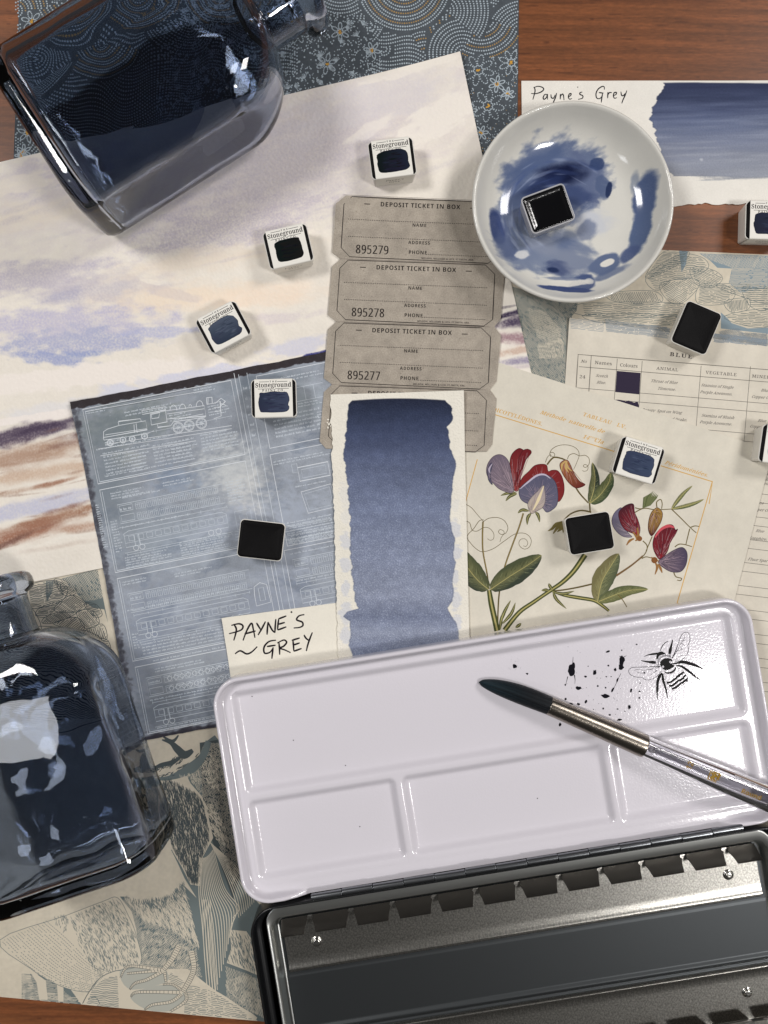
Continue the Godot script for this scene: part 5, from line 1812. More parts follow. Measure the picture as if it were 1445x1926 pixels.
func pan_parts() -> void:
	var mm := 0.001
	var white := material(222, 219, 212, 0.4)
	var black := material(14, 13, 14, 0.5, 0.0, 0.2)
	black.heightmap_enabled = true
	black.heightmap_texture = grain_texture(0.05, 4, 21)
	black.heightmap_scale = 0.006
	black.uv1_triplanar = true
	black.uv1_scale = Vector3(60, 60, 60)
	var wet := material(9, 9, 12, 0.10, 0.0, 0.6)
	wet.heightmap_enabled = true
	wet.heightmap_texture = grain_texture(0.02, 3, 23)
	wet.heightmap_scale = 0.0012
	wet.uv1_triplanar = true
	wet.uv1_scale = Vector3(45, 45, 45)
	var card := material(228, 225, 217, 0.55)
	var tray := Rows.new()
	var rows := []
	for p in [[1.8, 0.0], [1.3, 0.0], [1.0, 0.3], [0.12, 9.2], [0.0, 9.5], [0.1, 9.75], [0.45, 9.8], [0.75, 9.5], [0.95, 8.2]]:
		rows.append(round_rect(19.4 * mm, 16.4 * mm, 1.9 * mm, p[0] * mm, p[1] * mm, 5, 3))
	tray.add(rows, true, true)
	tray.cap(rows[0], Vector3.DOWN)
	tray.cap(rows[-1], Vector3.UP)
	pan_meshes.tray = tray.mesh(white)
	var paint := Rows.new()
	rows = []
	for p in [[0.8, 9.0], [0.34, 9.84], [0.5, 10.15], [0.95, 10.42], [1.6, 10.45], [2.4, 10.3], [3.4, 10.12], [5.5, 10.0], [7.4, 9.95]]:
		rows.append(round_rect(19.4 * mm, 16.4 * mm, 2.0 * mm, p[0] * mm, p[1] * mm, 5, 5))
	paint.add(rows, true, true)
	paint.cap(rows[-1], Vector3.UP)
	pan_meshes.paint = paint.mesh(black)
	var wet_paint := Rows.new()
	rows = []
	for p in [[0.9, 9.0], [0.7, 9.7], [0.9, 9.9], [1.5, 9.9], [2.4, 9.5], [3.6, 9.2], [5.5, 9.05], [7.4, 9.0]]:
		rows.append(round_rect(19.4 * mm, 16.4 * mm, 2.0 * mm, p[0] * mm, p[1] * mm, 5, 5))
	wet_paint.add(rows, true, true)
	wet_paint.cap(rows[-1], Vector3.UP)
	pan_meshes.wet = wet_paint.mesh(wet)
	# the paper band: a strip bent over the front, the top and the back
	var band := Rows.new()
	var prof: Array = [[7.35, 0.3], [8.15, 9.2], [8.28, 10.0], [8.2, 10.38], [7.95, 10.62], [7.5, 10.68], [-7.5, 10.68], [-7.95, 10.62], [-8.2, 10.38], [-8.28, 10.0], [-8.15, 9.2], [-7.35, 0.3], [-7.2, 0.3], [-8.0, 9.2], [-8.1, 10.0], [-7.8, 10.5], [7.8, 10.5], [8.1, 10.0], [8.0, 9.2], [7.2, 0.3]]
	rows = []
	for x in [-8.05, 8.05]:
		var row := PackedVector3Array()
		for p in prof:
			row.append(Vector3(x, p[1], p[0]) * mm)
		rows.append(row)
	band.add(rows, true, true)
	var flat := PackedVector2Array()
	for p in prof:
		flat.append(Vector2(p[0], p[1]))
	var tri := Geometry2D.triangulate_polygon(flat)
	for k in 2:
		var start := band.v.size()
		for p in rows[k]:
			band.v.append(p)
			band.n.append(Vector3(-1 if k == 0 else 1, 0, 0))
			band.uv.append(Vector2.ZERO)
		for i in tri:
			band.ix.append(start + i)
	pan_meshes.band = band.mesh(card)


# one half pan of paint; `swatch` is the painted patch on the band's label, or empty for a pan without its band
func paint_pan(called: String, px: float, pz: float, y: float, deg: float, swatch: Array, label: String, group: String) -> Node3D:
	var o := base(called, at(px, pz, y + 0.0104) * Vector3(1, 0, 1) + Vector3(0, y, 0), -deg)
	tag(o, label, "paint pan", group)
	put("pan_tray", pan_meshes.tray, o)
	put("paint", pan_meshes.paint, o)
	if swatch.is_empty():
		return o
	var bnd := put("paper_band", pan_meshes.band, o)
	var ink := Ink.new(Vector3(0, 0.01068, 0), Vector3(0.001, 0, 0), Vector3(0, 0, 0.001), 8e-6)
	var black := lin(30, 28, 30)
	ink.line(PackedVector2Array([Vector2(-6.0, -7.0), Vector2(-1.7, -7.0)]), 0.2, black)
	ink.line(PackedVector2Array([Vector2(1.7, -7.0), Vector2(6.0, -7.0)]), 0.2, black)
	ink.text("THE", sans_bold, 0.72, Vector2(0, -6.7), 0.0, black, 1, 1.2, 0.0, 0.35)
	ink.text("Stoneground", serif_bold, 1.95, Vector2(0, -4.65), 0.0, black, 1, 0.86)
	ink.line(PackedVector2Array([Vector2(-6.6, -4.0), Vector2(-1.0, -4.0)]), 0.18, black)
	ink.line(PackedVector2Array([Vector2(0.8, -4.0), Vector2(6.6, -4.0)]), 0.18, black)
	ink.text("PAINT CO.", serif_bold, 0.95, Vector2(0, -2.85), 0.0, black, 1, 1.05, 0.0, 0.2)
	# the hand-painted patch
	var c0 := lin(int(swatch[0] * 0.9), int(swatch[1] * 0.88), int(swatch[2] * 0.80))
	var c1 := lin(int(swatch[3] * 0.92), int(swatch[4] * 0.9), int(swatch[5] * 0.82))
	var tall: float = swatch[6]
	var shape := PackedVector2Array()
	for q in [[-5.6, -0.9], [-5.3, -1.9], [-3, -2.4 - tall], [0, -2.6 - tall], [3, -2.5 - tall], [5.0, -2.2], [5.5, -1.2], [5.9, 0.6], [5.7, 2.6], [6.0, 4.0], [5.0, 5.3], [2, 5.7], [-2, 5.75], [-4.6, 5.4], [-5.5, 4.4], [-5.8, 2], [-5.5, 0.6]]:
		shape.append(Vector2(q[0] * swatch[9] + rng.randf_range(-0.22, 0.22), q[1] * 1.08 - 0.1 + rng.randf_range(-0.16, 0.16)))
	shape = smooth(shape, 4, true)
	for i in shape.size():
		shape[i] += Vector2(rng.randf_range(-0.07, 0.07), rng.randf_range(-0.05, 0.05))
	var cols := PackedColorArray()
	for q in shape:
		cols.append(c0.lerp(c1, clampf(0.5 + (q.x * swatch[7] + q.y * 0.12 * swatch[8]), 0, 1)))
	ink.layer = 1
	ink.poly2(shape, cols)
	ink.layer = 2
	for i in 34:
		var y0 := rng.randf_range(-2.0, 5.0)
		var x0 := rng.randf_range(-4.8, 2.5)
		var tone := c0.lerp(c1, rng.randf())
		ink.brush(PackedVector2Array([Vector2(x0, y0), Vector2(x0 + 1.2, y0 - 0.05), Vector2(minf(x0 + rng.randf_range(2, 5), 5.1), y0 + rng.randf_range(-0.3, 0.3))]), PackedFloat32Array([0.1, rng.randf_range(0.3, 0.8), 0.1]), tone)
	ink.layer = 3
	ink.line(shape, 0.16, c0.lerp(Color(0.01, 0.012, 0.03), 0.5), 0.16, true)
	ink.commit("label_print", bnd, ink_mat)
	var front := Ink.new(Vector3(0, 0.0092, 0.00815), Vector3(0.001, 0, 0), Vector3(0, -0.000996, -0.00009), 8e-6)
	front.text("Payne's", serif, 1.35, Vector2(0, 3.2), 0.0, black, 1, 1.05, 0.2, 0.06)
	front.text("Grey", serif, 1.35, Vector2(0, 5.6), 0.0, black, 1, 1.05, 0.2, 0.06)
	front.commit("side_print", bnd, ink_mat)
	return o


func paint_pans() -> void:
	pan_parts()
	var g := "paper banded paint pans scattered over the papers"
	var g2 := "paint pans without a paper band"
	var wc := 0.00137
	paint_pan("wrapped_paint_pan", 738, 297, wc, -7.5, [14, 16, 26, 30, 34, 60, 0.35, 0.12, 0, 1.15], "banded paint pan with a near black patch above the ticket strip", g)
	paint_pan("wrapped_paint_pan_001", 542, 463, wc, -13, [12, 13, 18, 18, 20, 28, 0.1, 0.05, 0, 0.98], "banded paint pan with the blackest patch, left of the top ticket", g)
	paint_pan("wrapped_paint_pan_002", 420, 615, wc, -28, [52, 62, 92, 84, 96, 128, 0.5, 0.02, -1, 1.1], "most tilted banded paint pan with a mid blue patch, on the painted clouds", g)
	paint_pan("wrapped_paint_pan_003", 515, 749, 0.0017, -1.5, [38, 44, 76, 70, 80, 116, -0.2, 0.05, 0, 1.1], "banded paint pan with an indigo patch on the blueprint", g)
	paint_pan("wrapped_paint_pan_004", 1202, 866, 0.00172, 17, [44, 54, 90, 74, 88, 126, 0.2, 0.03, 0, 1.12], "banded paint pan with a slate blue patch on the sweet pea print", g)
	paint_pan("wrapped_paint_pan_005", 1446, 414, 0.00002, 1.5, [30, 34, 58, 50, 58, 90, 0.2, 0.05, 0, 1.1], "banded paint pan on the bare wood at the edge right of the dish", g)
	paint_pan("wrapped_paint_pan_006", 1474, 838, 0.00088, 8, [50, 60, 96, 76, 88, 128, 0.2, 0.03, 0, 1.1], "banded paint pan cut off by the picture edge beside the chart rows", g)
	paint_pan("bare_paint_pan", 1311, 616, 0.00088, 23.0 + 90.0, [], "black paint pan turned diamond-wise over the top of the colour chart", g2)
	paint_pan("bare_paint_pan_001", 1110, 1003, 0.00172, -9.5, [], "black paint pan lying on the sweet pea stems", g2)
	paint_pan("bare_paint_pan_002", 491, 1016, 0.0017, 6.5, [], "black paint pan lying on the blueprint", g2)


func dish() -> void:
	var mm := 0.001
	var where := at(1078, 379, 0.0185) * Vector3(1, 0, 1) + Vector3(0, 0.00058, 0)
	var o := base("ceramic_dish", where)
	tag(o, "round white ceramic dish smeared inside with blue wet paint", "dish")
	var area := Rect2(880, 190, 400, 390)
	var c := canvas(area, 1.1, 210, 208, 201)
	c.coarse = 0.5
	c.grain(0.008, 0.006, 0.01, 13)
	var w: Array = [
		[1040, 340, 112, 86, -24, 120, 134, 172, 0.9, 0.30, 0.45, 0.08, 0.12], [985, 420, 58, 88, 8, 124, 138, 176, 0.85, 0.35, 0.5, 0.08, 0.10], [1030, 470, 112, 48, 12, 138, 150, 184, 0.85, 0.4, 0.6, 0.08, 0.10],
		[1100, 330, 52, 50, 20, 112, 126, 166, 0.8, 0.35, 0.7, 0.1, 0.12], [1128, 300, 16, 12, 0, 64, 82, 130, 0.8, 0.3, 0.6, 0.1, 0.2], [1140, 345, 14, 24, -10, 96, 112, 156, 0.7, 0.3, 0.7, 0.1, 0.2], [1150, 350, 5, 16, 10, 44, 58, 100, 0.8, 0.4, 0.9],
		[1010, 300, 80, 18, -28, 88, 106, 154, 0.6, 0.7, 0.6, 0.1, 0.0], [975, 350, 34, 60, 20, 96, 112, 156, 0.6, 0.7, 0.6], [1060, 318, 60, 28, -8, 26, 34, 70, 0.95, 0.8, 0.4], [1020, 340, 60, 20, -24, 46, 60, 108, 0.75, 0.8, 0.5], [1085, 360, 60, 26, 10, 66, 82, 130, 0.7, 0.8, 0.6],
		[1120, 410, 46, 34, 0, 190, 194, 204, 0.75, 0.8, 0.7], [1070, 440, 40, 26, 20, 108, 124, 166, 0.6, 0.8, 0.8], [936, 425, 16, 40, -14, 62, 78, 130, 0.85, 0.4, 0.5, 0.08, 0.15], [955, 460, 26, 40, -30, 92, 106, 150, 0.7, 0.6, 0.6], [985, 425, 26, 46, 0, 90, 100, 124, 0.5, 0.7, 0.8],
		[1022, 455, 60, 20, 20, 160, 168, 194, 0.55, 0.8, 0.9], [985, 472, 16, 9, -10, 206, 206, 206, 0.8, 0.5, 0.8, 0.2], [1055, 500, 34, 16, 10, 80, 94, 140, 0.7, 0.6, 0.8], [1044, 502, 14, 7, 8, 40, 54, 98, 0.8, 0.6, 0.6], [1090, 480, 46, 40, 20, 150, 160, 188, 0.55, 0.7, 0.9], [1110, 425, 24, 20, -40, 118, 132, 170, 0.6, 0.5, 0.8, 0.1, 0.15],
		[1212, 372, 20, 54, 6, 96, 114, 160, 0.9, 0.35, 0.3, 0.08, 0.15], [1206, 430, 17, 52, 16, 100, 118, 162, 0.9, 0.35, 0.35, 0.08, 0.15], [1184, 476, 26, 13, -46, 92, 108, 154, 0.85, 0.4, 0.4, 0.08, 0.15], [1196, 340, 9, 22, 4, 120, 136, 172, 0.5, 0.6, 0.5],
		[1142, 492, 32, 20, -24, 112, 128, 168, 0.9, 0.3, 0.4, 0.05, 0.12], [1146, 490, 15, 7, -24, 218, 215, 208, 0.95, 0.3, 0.4], [1150, 512, 40, 10, -22, 110, 126, 166, 0.7, 0.5, 0.5], [1098, 530, 26, 18, -24, 84, 100, 150, 0.85, 0.3, 0.5, 0.05, 0.1], [1060, 544, 58, 7, 6, 62, 80, 138, 0.92, 0.3, 0.4, 0.05, 0.1], [1074, 529, 44, 9, -2, 218, 215, 208, 0.85, 0.4, 0.5], [1060, 520, 40, 4, 2, 120, 134, 172, 0.6, 0.5, 0.8], [1110, 526, 9, 8, 0, 214, 212, 206, 0.7, 0.4, 0.8]]
	for q in w:
		var k := 0.84 if q[5] < 180 else 1.0
		c.wash(q[0], q[1], q[2] * 1.04, q[3] * 1.04, q[4], int(q[5] * k), int(q[6] * k), int(q[7] * (0.82 if q[5] < 180 else 1.0)), minf(q[8] * 1.1, 1.0), minf(q[9] * 0.85, 1.0), q[10] * 0.6, 0.04, 1.3 * (q[12] if q.size() > 12 else 0.0), 0.5)
	for i in 60:
		var a := rng.randf_range(2.2, 5.4)
		var rr := rng.randf_range(50, 118)
		var p := Vector2(1055, 395) + Vector2(cos(a), sin(a) * 0.9) * rr
		var d := rng.randf() < 0.5
		c.wash(p.x, p.y, rng.randf_range(12, 34), rng.randf_range(1.5, 5), rad_to_deg(a) + 90.0, 66 if d else 170, 82 if d else 180, 128 if d else 204, 0.3, 0.8, 0.6, 0.1, 0.0, 0.2)
	var glaze := paper(c.texture(), 0.0, 0.10, 0.5)
	var m := Rows.new()
	# flat coordinates of the dish's own disc, 400 by 390 plan units wide at 10 mm over the table
	var sc := U * (EYE - 0.010) / EYE
	var ax := Vector2((area.position.x - CX) * sc, (area.position.y - CZ) * sc)
	var map := func(p: Vector3) -> Vector2: return Vector2(p.x + where.x - ax.x, p.z + where.z - ax.y) / (area.size * sc)
	var prof: Array = [[0, 1.8], [18.5, 1.8], [20.0, 0.4], [21.0, 0.0], [22.0, 0.3], [23.0, 1.8], [28, 4.0], [34, 7.8], [39, 12.6], [41.6, 16.2], [42.1, 17.2], [42.0, 18.0], [41.4, 18.4], [40.7, 18.2], [39.9, 17.2], [38.6, 14.8], [36.2, 11.4], [33, 8.5], [29, 6.3], [24, 5.0], [16, 4.3], [8, 4.1], [0.0, 4.05]]
	var rows := []
	var n := 96
	for p in prof:
		var row := PackedVector3Array()
		for i in n:
			var a := TAU * i / n
			row.append(Vector3(cos(a) * p[0], p[1], -sin(a) * p[0]) * mm)
		rows.append(row)
	m.add(rows, true, false, -2.0, map)
	put("bowl", m.mesh(glaze), o)
	# the wet pan resting on the dish's floor
	var pan := base("wet_paint_pan", at(1031, 392, 0.0142) * Vector3(1, 0, 1) + Vector3(0, 0.00058 + 0.00455, 0), 20.0)
	pan.rotation_degrees = Vector3(1.6, 20.0, 1.2)
	tag(pan, "glossy wet black paint pan sitting in the smeared dish", "paint pan")
	var stained := put("pan_tray", pan_meshes.tray, pan)
	stained.material_override = material(168, 168, 172, 0.35)
	put("paint", pan_meshes.wet, pan)


# A flat piece cut to an outline (x, y in metres), laid in a frame and given a thickness along the frame's z axis.
func plate(outline: PackedVector2Array, frame: Transform3D, thick: float, mat: Material) -> ArrayMesh:
	var r := Rows.new()
	var tri := Geometry2D.triangulate_polygon(outline)
	for side in 2:
		var start := r.v.size()
		for p in outline:
			r.v.append(frame * Vector3(p.x, p.y, thick * side))
			r.n.append((frame.basis.z if side == 1 else -frame.basis.z).normalized())
			r.uv.append(p * 100.0)
		for i in range(0, tri.size(), 3):
			var a := r.v[start + tri[i]]
			var c := (r.v[start + tri[i + 1]] - a).cross(r.v[start + tri[i + 2]] - a).dot(r.n[start])
			if c > 0.0:
				r.ix.append_array([start + tri[i], start + tri[i + 2], start + tri[i + 1]])
			else:
				r.ix.append_array([start + tri[i], start + tri[i + 1], start + tri[i + 2]])
	var m := outline.size()
	var area := 0.0
	for i in m:
		area += outline[i].cross(outline[(i + 1) % m])
	for i in m:
		var p := outline[i]
		var q := outline[(i + 1) % m]
		var d := (q - p).normalized()
		var out := Vector2(d.y, -d.x) * signf(area)
		var n := (frame.basis * Vector3(out.x, out.y, 0)).normalized()
		var start := r.v.size()
		for k in [[p, 0.0], [q, 0.0], [q, thick], [p, thick]]:
			r.v.append(frame * Vector3(k[0].x, k[0].y, k[1]))
			r.n.append(n)
			r.uv.append(Vector2(k[0]) * 100.0)
		var c2 := (r.v[start + 1] - r.v[start]).cross(r.v[start + 2] - r.v[start]).dot(n)
		r.ix.append_array([start, start + 2, start + 1, start, start + 3, start + 2] if c2 > 0.0 else [start, start + 1, start + 2, start, start + 2, start + 3])
	return r.mesh(mat)


func lathe(prof: Array, n: int, mat: Material) -> ArrayMesh:
	var r := Rows.new()
	var rows := []
	for p in prof:
		var row := PackedVector3Array()
		for i in n:
			var a := TAU * i / n
			row.append(Vector3(cos(a) * p[0], p[1], -sin(a) * p[0]) * 0.001)
		rows.append(row)
	r.add(rows, true, false)
	return r.mesh(mat)


func box_sdf(p: Vector2, lo: Vector2, hi: Vector2, rad: float) -> float:
	var q := (p - (lo + hi) * 0.5).abs() - (hi - lo) * 0.5 + Vector2(rad, rad)
	return q.max(Vector2.ZERO).length() + minf(maxf(q.x, q.y), 0.0) - rad


func palette_tin() -> void:
	var mm := 0.001
	var L := 232.0
	var W := 96.5
	var o := base("palette_tin", Vector3.ZERO)
	tag(o, "open metal paint tin with a white mixing lid and two rails of clips", "paint tin")
	var enamel := material(215, 211, 218, 0.13, 0.0, 0.5)
	enamel.clearcoat_enabled = true
	enamel.clearcoat = 0.25
	enamel.clearcoat_roughness = 0.06
	enamel.heightmap_enabled = true
	enamel.heightmap_texture = grain_texture(0.05, 2, 31)
	enamel.heightmap_scale = 0.0024
	enamel.uv1_triplanar = true
	enamel.uv1_scale = Vector3(28, 28, 28)
	# the lid, opened flat: rolled rim, a shelf, and four wells pressed down from it
	var yaw := Basis(Vector3.UP, deg_to_rad(9.2))
	var lid_at := Transform3D(yaw * Basis(Vector3.RIGHT, deg_to_rad(-1.1)), at(393, 1283, 0.0125) * Vector3(1, 0, 1) + Vector3(0, 0.00275, 0))
	var r := Rows.new()
	var rows := []
	for p in [[4.0, 0.0], [1.4, 0.2], [0.4, 1.0], [0.0, 2.4], [0.0, 8.4], [0.15, 9.3], [0.55, 9.9], [1.1, 10.0], [1.65, 9.8], [2.0, 9.2], [2.2, 7.6], [2.5, 6.4], [3.0, 5.7], [3.7, 5.35], [5.0, 5.2], [6.2, 5.2]]:
		var row := round_rect(L * mm, W * mm, 12.0 * mm, p[0] * mm, p[1] * mm, 10, 40)
		for i in row.size():
			var q: Vector3 = row[i] + Vector3(L * 0.5, 0, W * 0.5) * mm
			# the rim is cut away along the hinge
			if q.z > (W - 3.0) * mm:
				var t := smoothstep(20.0, 26.0, q.x * 1000.0) * (1.0 - smoothstep(206.0, 212.0, q.x * 1000.0)) * smoothstep(W - 3.0, W - 2.0, q.z * 1000.0 + p[0] * 0.5)
				q.y = lerpf(q.y, minf(q.y, 5.25 * mm), t)
			row[i] = q
		rows.append(row)
	r.add(rows, true, true)
	r.cap(rows[0], Vector3.DOWN)
	var wells: Array = [[6.9, 6.3, 225.1, 51.6], [6.9, 53.4, 71.7, 88.6], [73.5, 53.4, 162.3, 88.6], [164.1, 53.4, 225.1, 88.6]]
	rows = []
	var nu := 274
	var nw := 106
	for iw in nw + 1:
		var row := PackedVector3Array()
		for iu in nu + 1:
			var p := Vector2(lerpf(5.7, L - 5.7, float(iu) / nu), lerpf(5.7, W - 5.7, float(iw) / nw))
			var deep := 0.0
			for q in wells:
				deep = maxf(deep, smoothstep(0.0, 3.4, -box_sdf(p, Vector2(q[0], q[1]), Vector2(q[2], q[3]), 3.2)))
			row.append(Vector3(p.x, 5.17 - 2.7 * deep, p.y) * mm)
		rows.append(row)
	r.add(rows, false, true)
	var lid := put("lid", r.mesh(enamel), o)
	lid.transform = lid_at
	# the printed bee and ink splashes on the floor of the large well
	var inv := lid_at.affine_inverse()
	var yy := 0.0057
	var o0 := inv * at(0, 0, yy)
	var ex := inv * at(1, 0, yy) - o0
	var ey := inv * at(0, 1, yy) - o0
	var floor_ := 2.475 * mm
	var frame := [Vector3(o0.x, floor_, o0.z), Vector3(ex.x, 0, ex.z), Vector3(ey.x, 0, ey.z)]
	bee(Ink.new(frame[0], frame[1], frame[2], 4e-5), lid)
	splashes(Ink.new(frame[0], frame[1], frame[2], 4e-5), lid)

	# the base: black outside and rim, bare metal liner inside
	var black := material(24, 25, 27, 0.28, 0.3, 0.5)
	var steel := material(236, 238, 234, 0.30, 1.0)
	steel.heightmap_enabled = true
	steel.heightmap_texture = grain_texture(0.22, 3, 33)
	steel.heightmap_scale = 0.0012
	steel.uv1_triplanar = true
	steel.uv1_scale = Vector3(40, 40, 40)
	var tinplate := material(228, 225, 217, 0.36, 1.0)
	tinplate.heightmap_enabled = true
	tinplate.heightmap_texture = grain_texture(0.13, 3, 35)
	tinplate.heightmap_scale = 0.0016
	tinplate.uv1_triplanar = true
	tinplate.uv1_scale = Vector3(85, 85, 85)
	tinplate.albedo_texture = speckle(51)
	tinplate.roughness = 0.28
	var satin := material(74, 77, 79, 0.42, 0.85)
	satin.heightmap_enabled = true
	satin.heightmap_texture = grain_texture(0.3, 2, 37)
	satin.heightmap_scale = 0.0010
	satin.uv1_triplanar = true
	satin.uv1_scale = Vector3(40, 40, 40)
	var base_at := Transform3D(yaw, at(463, 1714, 0.0146) * Vector3(1, 0, 1) + Vector3(0, 0.0006, 0))
	r = Rows.new()
	rows = []
	for p in [[3.0, 0.0], [0.8, 0.2], [0.0, 1.2], [0.0, 13.2], [0.15, 13.7], [0.55, 14.0], [0.95, 13.9], [1.2, 13.4], [1.35, 9.4], [1.7, 8.6], [2.4, 8.2], [3.6, 8.1], [4.0, 7.0]]:
		rows.append(round_rect(L * mm, 97 * mm, 12 * mm, p[0] * mm, p[1] * mm, 10, 6))
	r.add(rows, true, true)
	r.cap(rows[0], Vector3.DOWN)
	var shell := put("base", r.mesh(black), o)
	shell.transform = base_at * Transform3D(Basis(), Vector3(L * 0.5, 0, 48.5) * mm)
	r = Rows.new()
	rows = []
	for p in [[219.6, 91.6, 8.3, 7.0], [219.2, 91.2, 8.55, 7.0], [218.6, 90.6, 8.6, 6.6], [217.4, 86.6, 8.35, 6.0], [216.4, 82.0, 7.9, 5.5], [215.8, 81.2, 7.4, 5.2], [213.2, 77.4, 2.6, 3.2], [212.2, 76.2, 2.05, 3.0], [210.8, 75.0, 2.0, 2.6]]:
		rows.append(round_rect(p[0] * mm, p[1] * mm, p[3] * mm, 0, p[2] * mm, 8, 4))
	r.add(rows, true, true)
	var liner := put("liner", r.mesh(steel), o)
	liner.transform = shell.transform
	# the floor with its pressed panel
	r = Rows.new()
	rows = []
	for p in [[10.6, 2.02], [35.6, 2.02], [36.4, 2.3], [37.0, 2.35], [58.5, 2.35], [59.2, 2.5], [59.9, 3.0], [60.6, 3.15], [61.3, 2.9], [61.9, 2.5], [62.4, 2.7], [62.9, 3.0], [63.4, 2.7], [64.2, 2.1], [86.4, 2.02]]:
		var row := PackedVector3Array()
		for i in 13:
			row.append(Vector3(lerpf(10.4, 221.6, i / 12.0), p[1], p[0]) * mm)
		rows.append(row)
	r.add(rows, false, true)
	var panel := put("floor_panel", r.mesh(satin), o)
	panel.transform = base_at
	var shaded_metal := material(112, 108, 104, 0.36, 1.0)  # the rails' metal again, its colour darkened to stand for the clips' dark reflections
	# the two rails: a riveted strip whose outer edge stands up in clips
	for k in 2:
		r = Rows.new()
		rows = []
		for p in [[10.9, 3.1], [11.3, 3.2], [20.0, 3.2], [28.0, 3.2], [30.5, 3.35], [32.0, 3.75], [32.7, 4.05], [33.1, 3.9], [33.4, 3.3], [33.5, 2.6], [34.0, 2.45], [34.5, 2.6], [34.6, 2.2]]:
			var row := PackedVector3Array()
			for i in 27:
				var w: float = p[0] if k == 0 else 97.0 - p[0]
				row.append(Vector3(lerpf(12.0, 220.0, i / 26.0), p[1], w) * mm)
			rows.append(row)
		r.add(rows, false, k == 0)
		var rail := put("rail", r.mesh(tinplate), o)
		rail.transform = base_at
		var pitch := 18.25
		for i in 12:
			var u0 := maxf(12.0, 24.4 + (i - 1) * pitch)
			var u1 := minf(220.0, 24.4 + i * pitch)
			var shape := PackedVector2Array()
			var tall := 8.3
			var first := i == 0
			var last := i == 11
			for t in [[0.0, 1.0], [0.06, 1.5], [0.14, 1.5], [0.2, 1.0], [0.6, 1.9], [1.0, 2.5]]:
				shape.append(Vector2(u0 + (0.0 if first else t[1]), t[0] * tall) * mm)
			for t in [[1.0, 2.5], [0.6, 1.9], [0.2, 1.0], [0.14, 1.5], [0.06, 1.5], [0.0, 1.0]]:
				shape.append(Vector2(u1 - (0.0 if last else t[1]), t[0] * tall) * mm)
			var dir := Vector3(0, 7.2, 4.2 if k == 0 else -4.2).normalized()
			var z := Vector3.RIGHT.cross(dir)
			var fr := Transform3D(Basis(Vector3.RIGHT, dir, z), Vector3(0, 3.15, 10.9 if k == 0 else 86.1) * mm)
			put("clip_tab", plate(shape, fr, 0.35 * mm, shaded_metal), rail)
		var bright := material(206, 204, 198, 0.22, 1.0)
		for u in [25.6, 206.8]:
			var rv := put("rivet", lathe([[2.35, 0.0], [2.3, 0.25], [1.9, 0.45], [1.55, 0.5], [1.5, 0.9], [1.35, 1.2], [1.0, 1.32], [0.5, 1.3], [0.0, 1.28]], 20, bright), rail)
			rv.position = Vector3(u, 3.2, 22.6 if k == 0 else 74.4) * mm
	# hinge: knuckles in turn from the lid and from the base, each rolled round the pin
	var dark := material(140, 143, 147, 0.30, 1.0)
	var u := 28.0
	var n := 0
	while u < 204.0:
		var long := 13.2
		var kn := put("hinge_knuckle", lathe([[0.0, 0.0], [1.2, 0.0], [1.45, 0.2], [1.45, long - 0.35], [1.2, long - 0.15], [0.0, long - 0.15]], 18, dark), o)
		kn.transform = base_at * Transform3D(Basis(Vector3(0, 0, -1), deg_to_rad(90)), Vector3(u, 13.0, -0.9 - 0.25 * (n % 2)) * mm)
		u += long
		n += 1


# fine bright and dark grain of rolled tinplate
func speckle(seed_: int) -> ImageTexture:
	var a := noise_bytes(0.30, 2, seed_)
	var b := noise_bytes(0.02, 3, seed_ + 1)
	var out := PackedByteArray()
	out.resize(512 * 512)
	for i in 512 * 512:
		var x := i & 511
		var y := i >> 9
		out[i] = clampi(196 + (a[((y >> 1) << 9) + x] - 128) * 3 / 4 + (b[i] - 128) / 3, 70, 250)
	return ImageTexture.create_from_image(Image.create_from_data(512, 512, false, Image.FORMAT_L8, out))


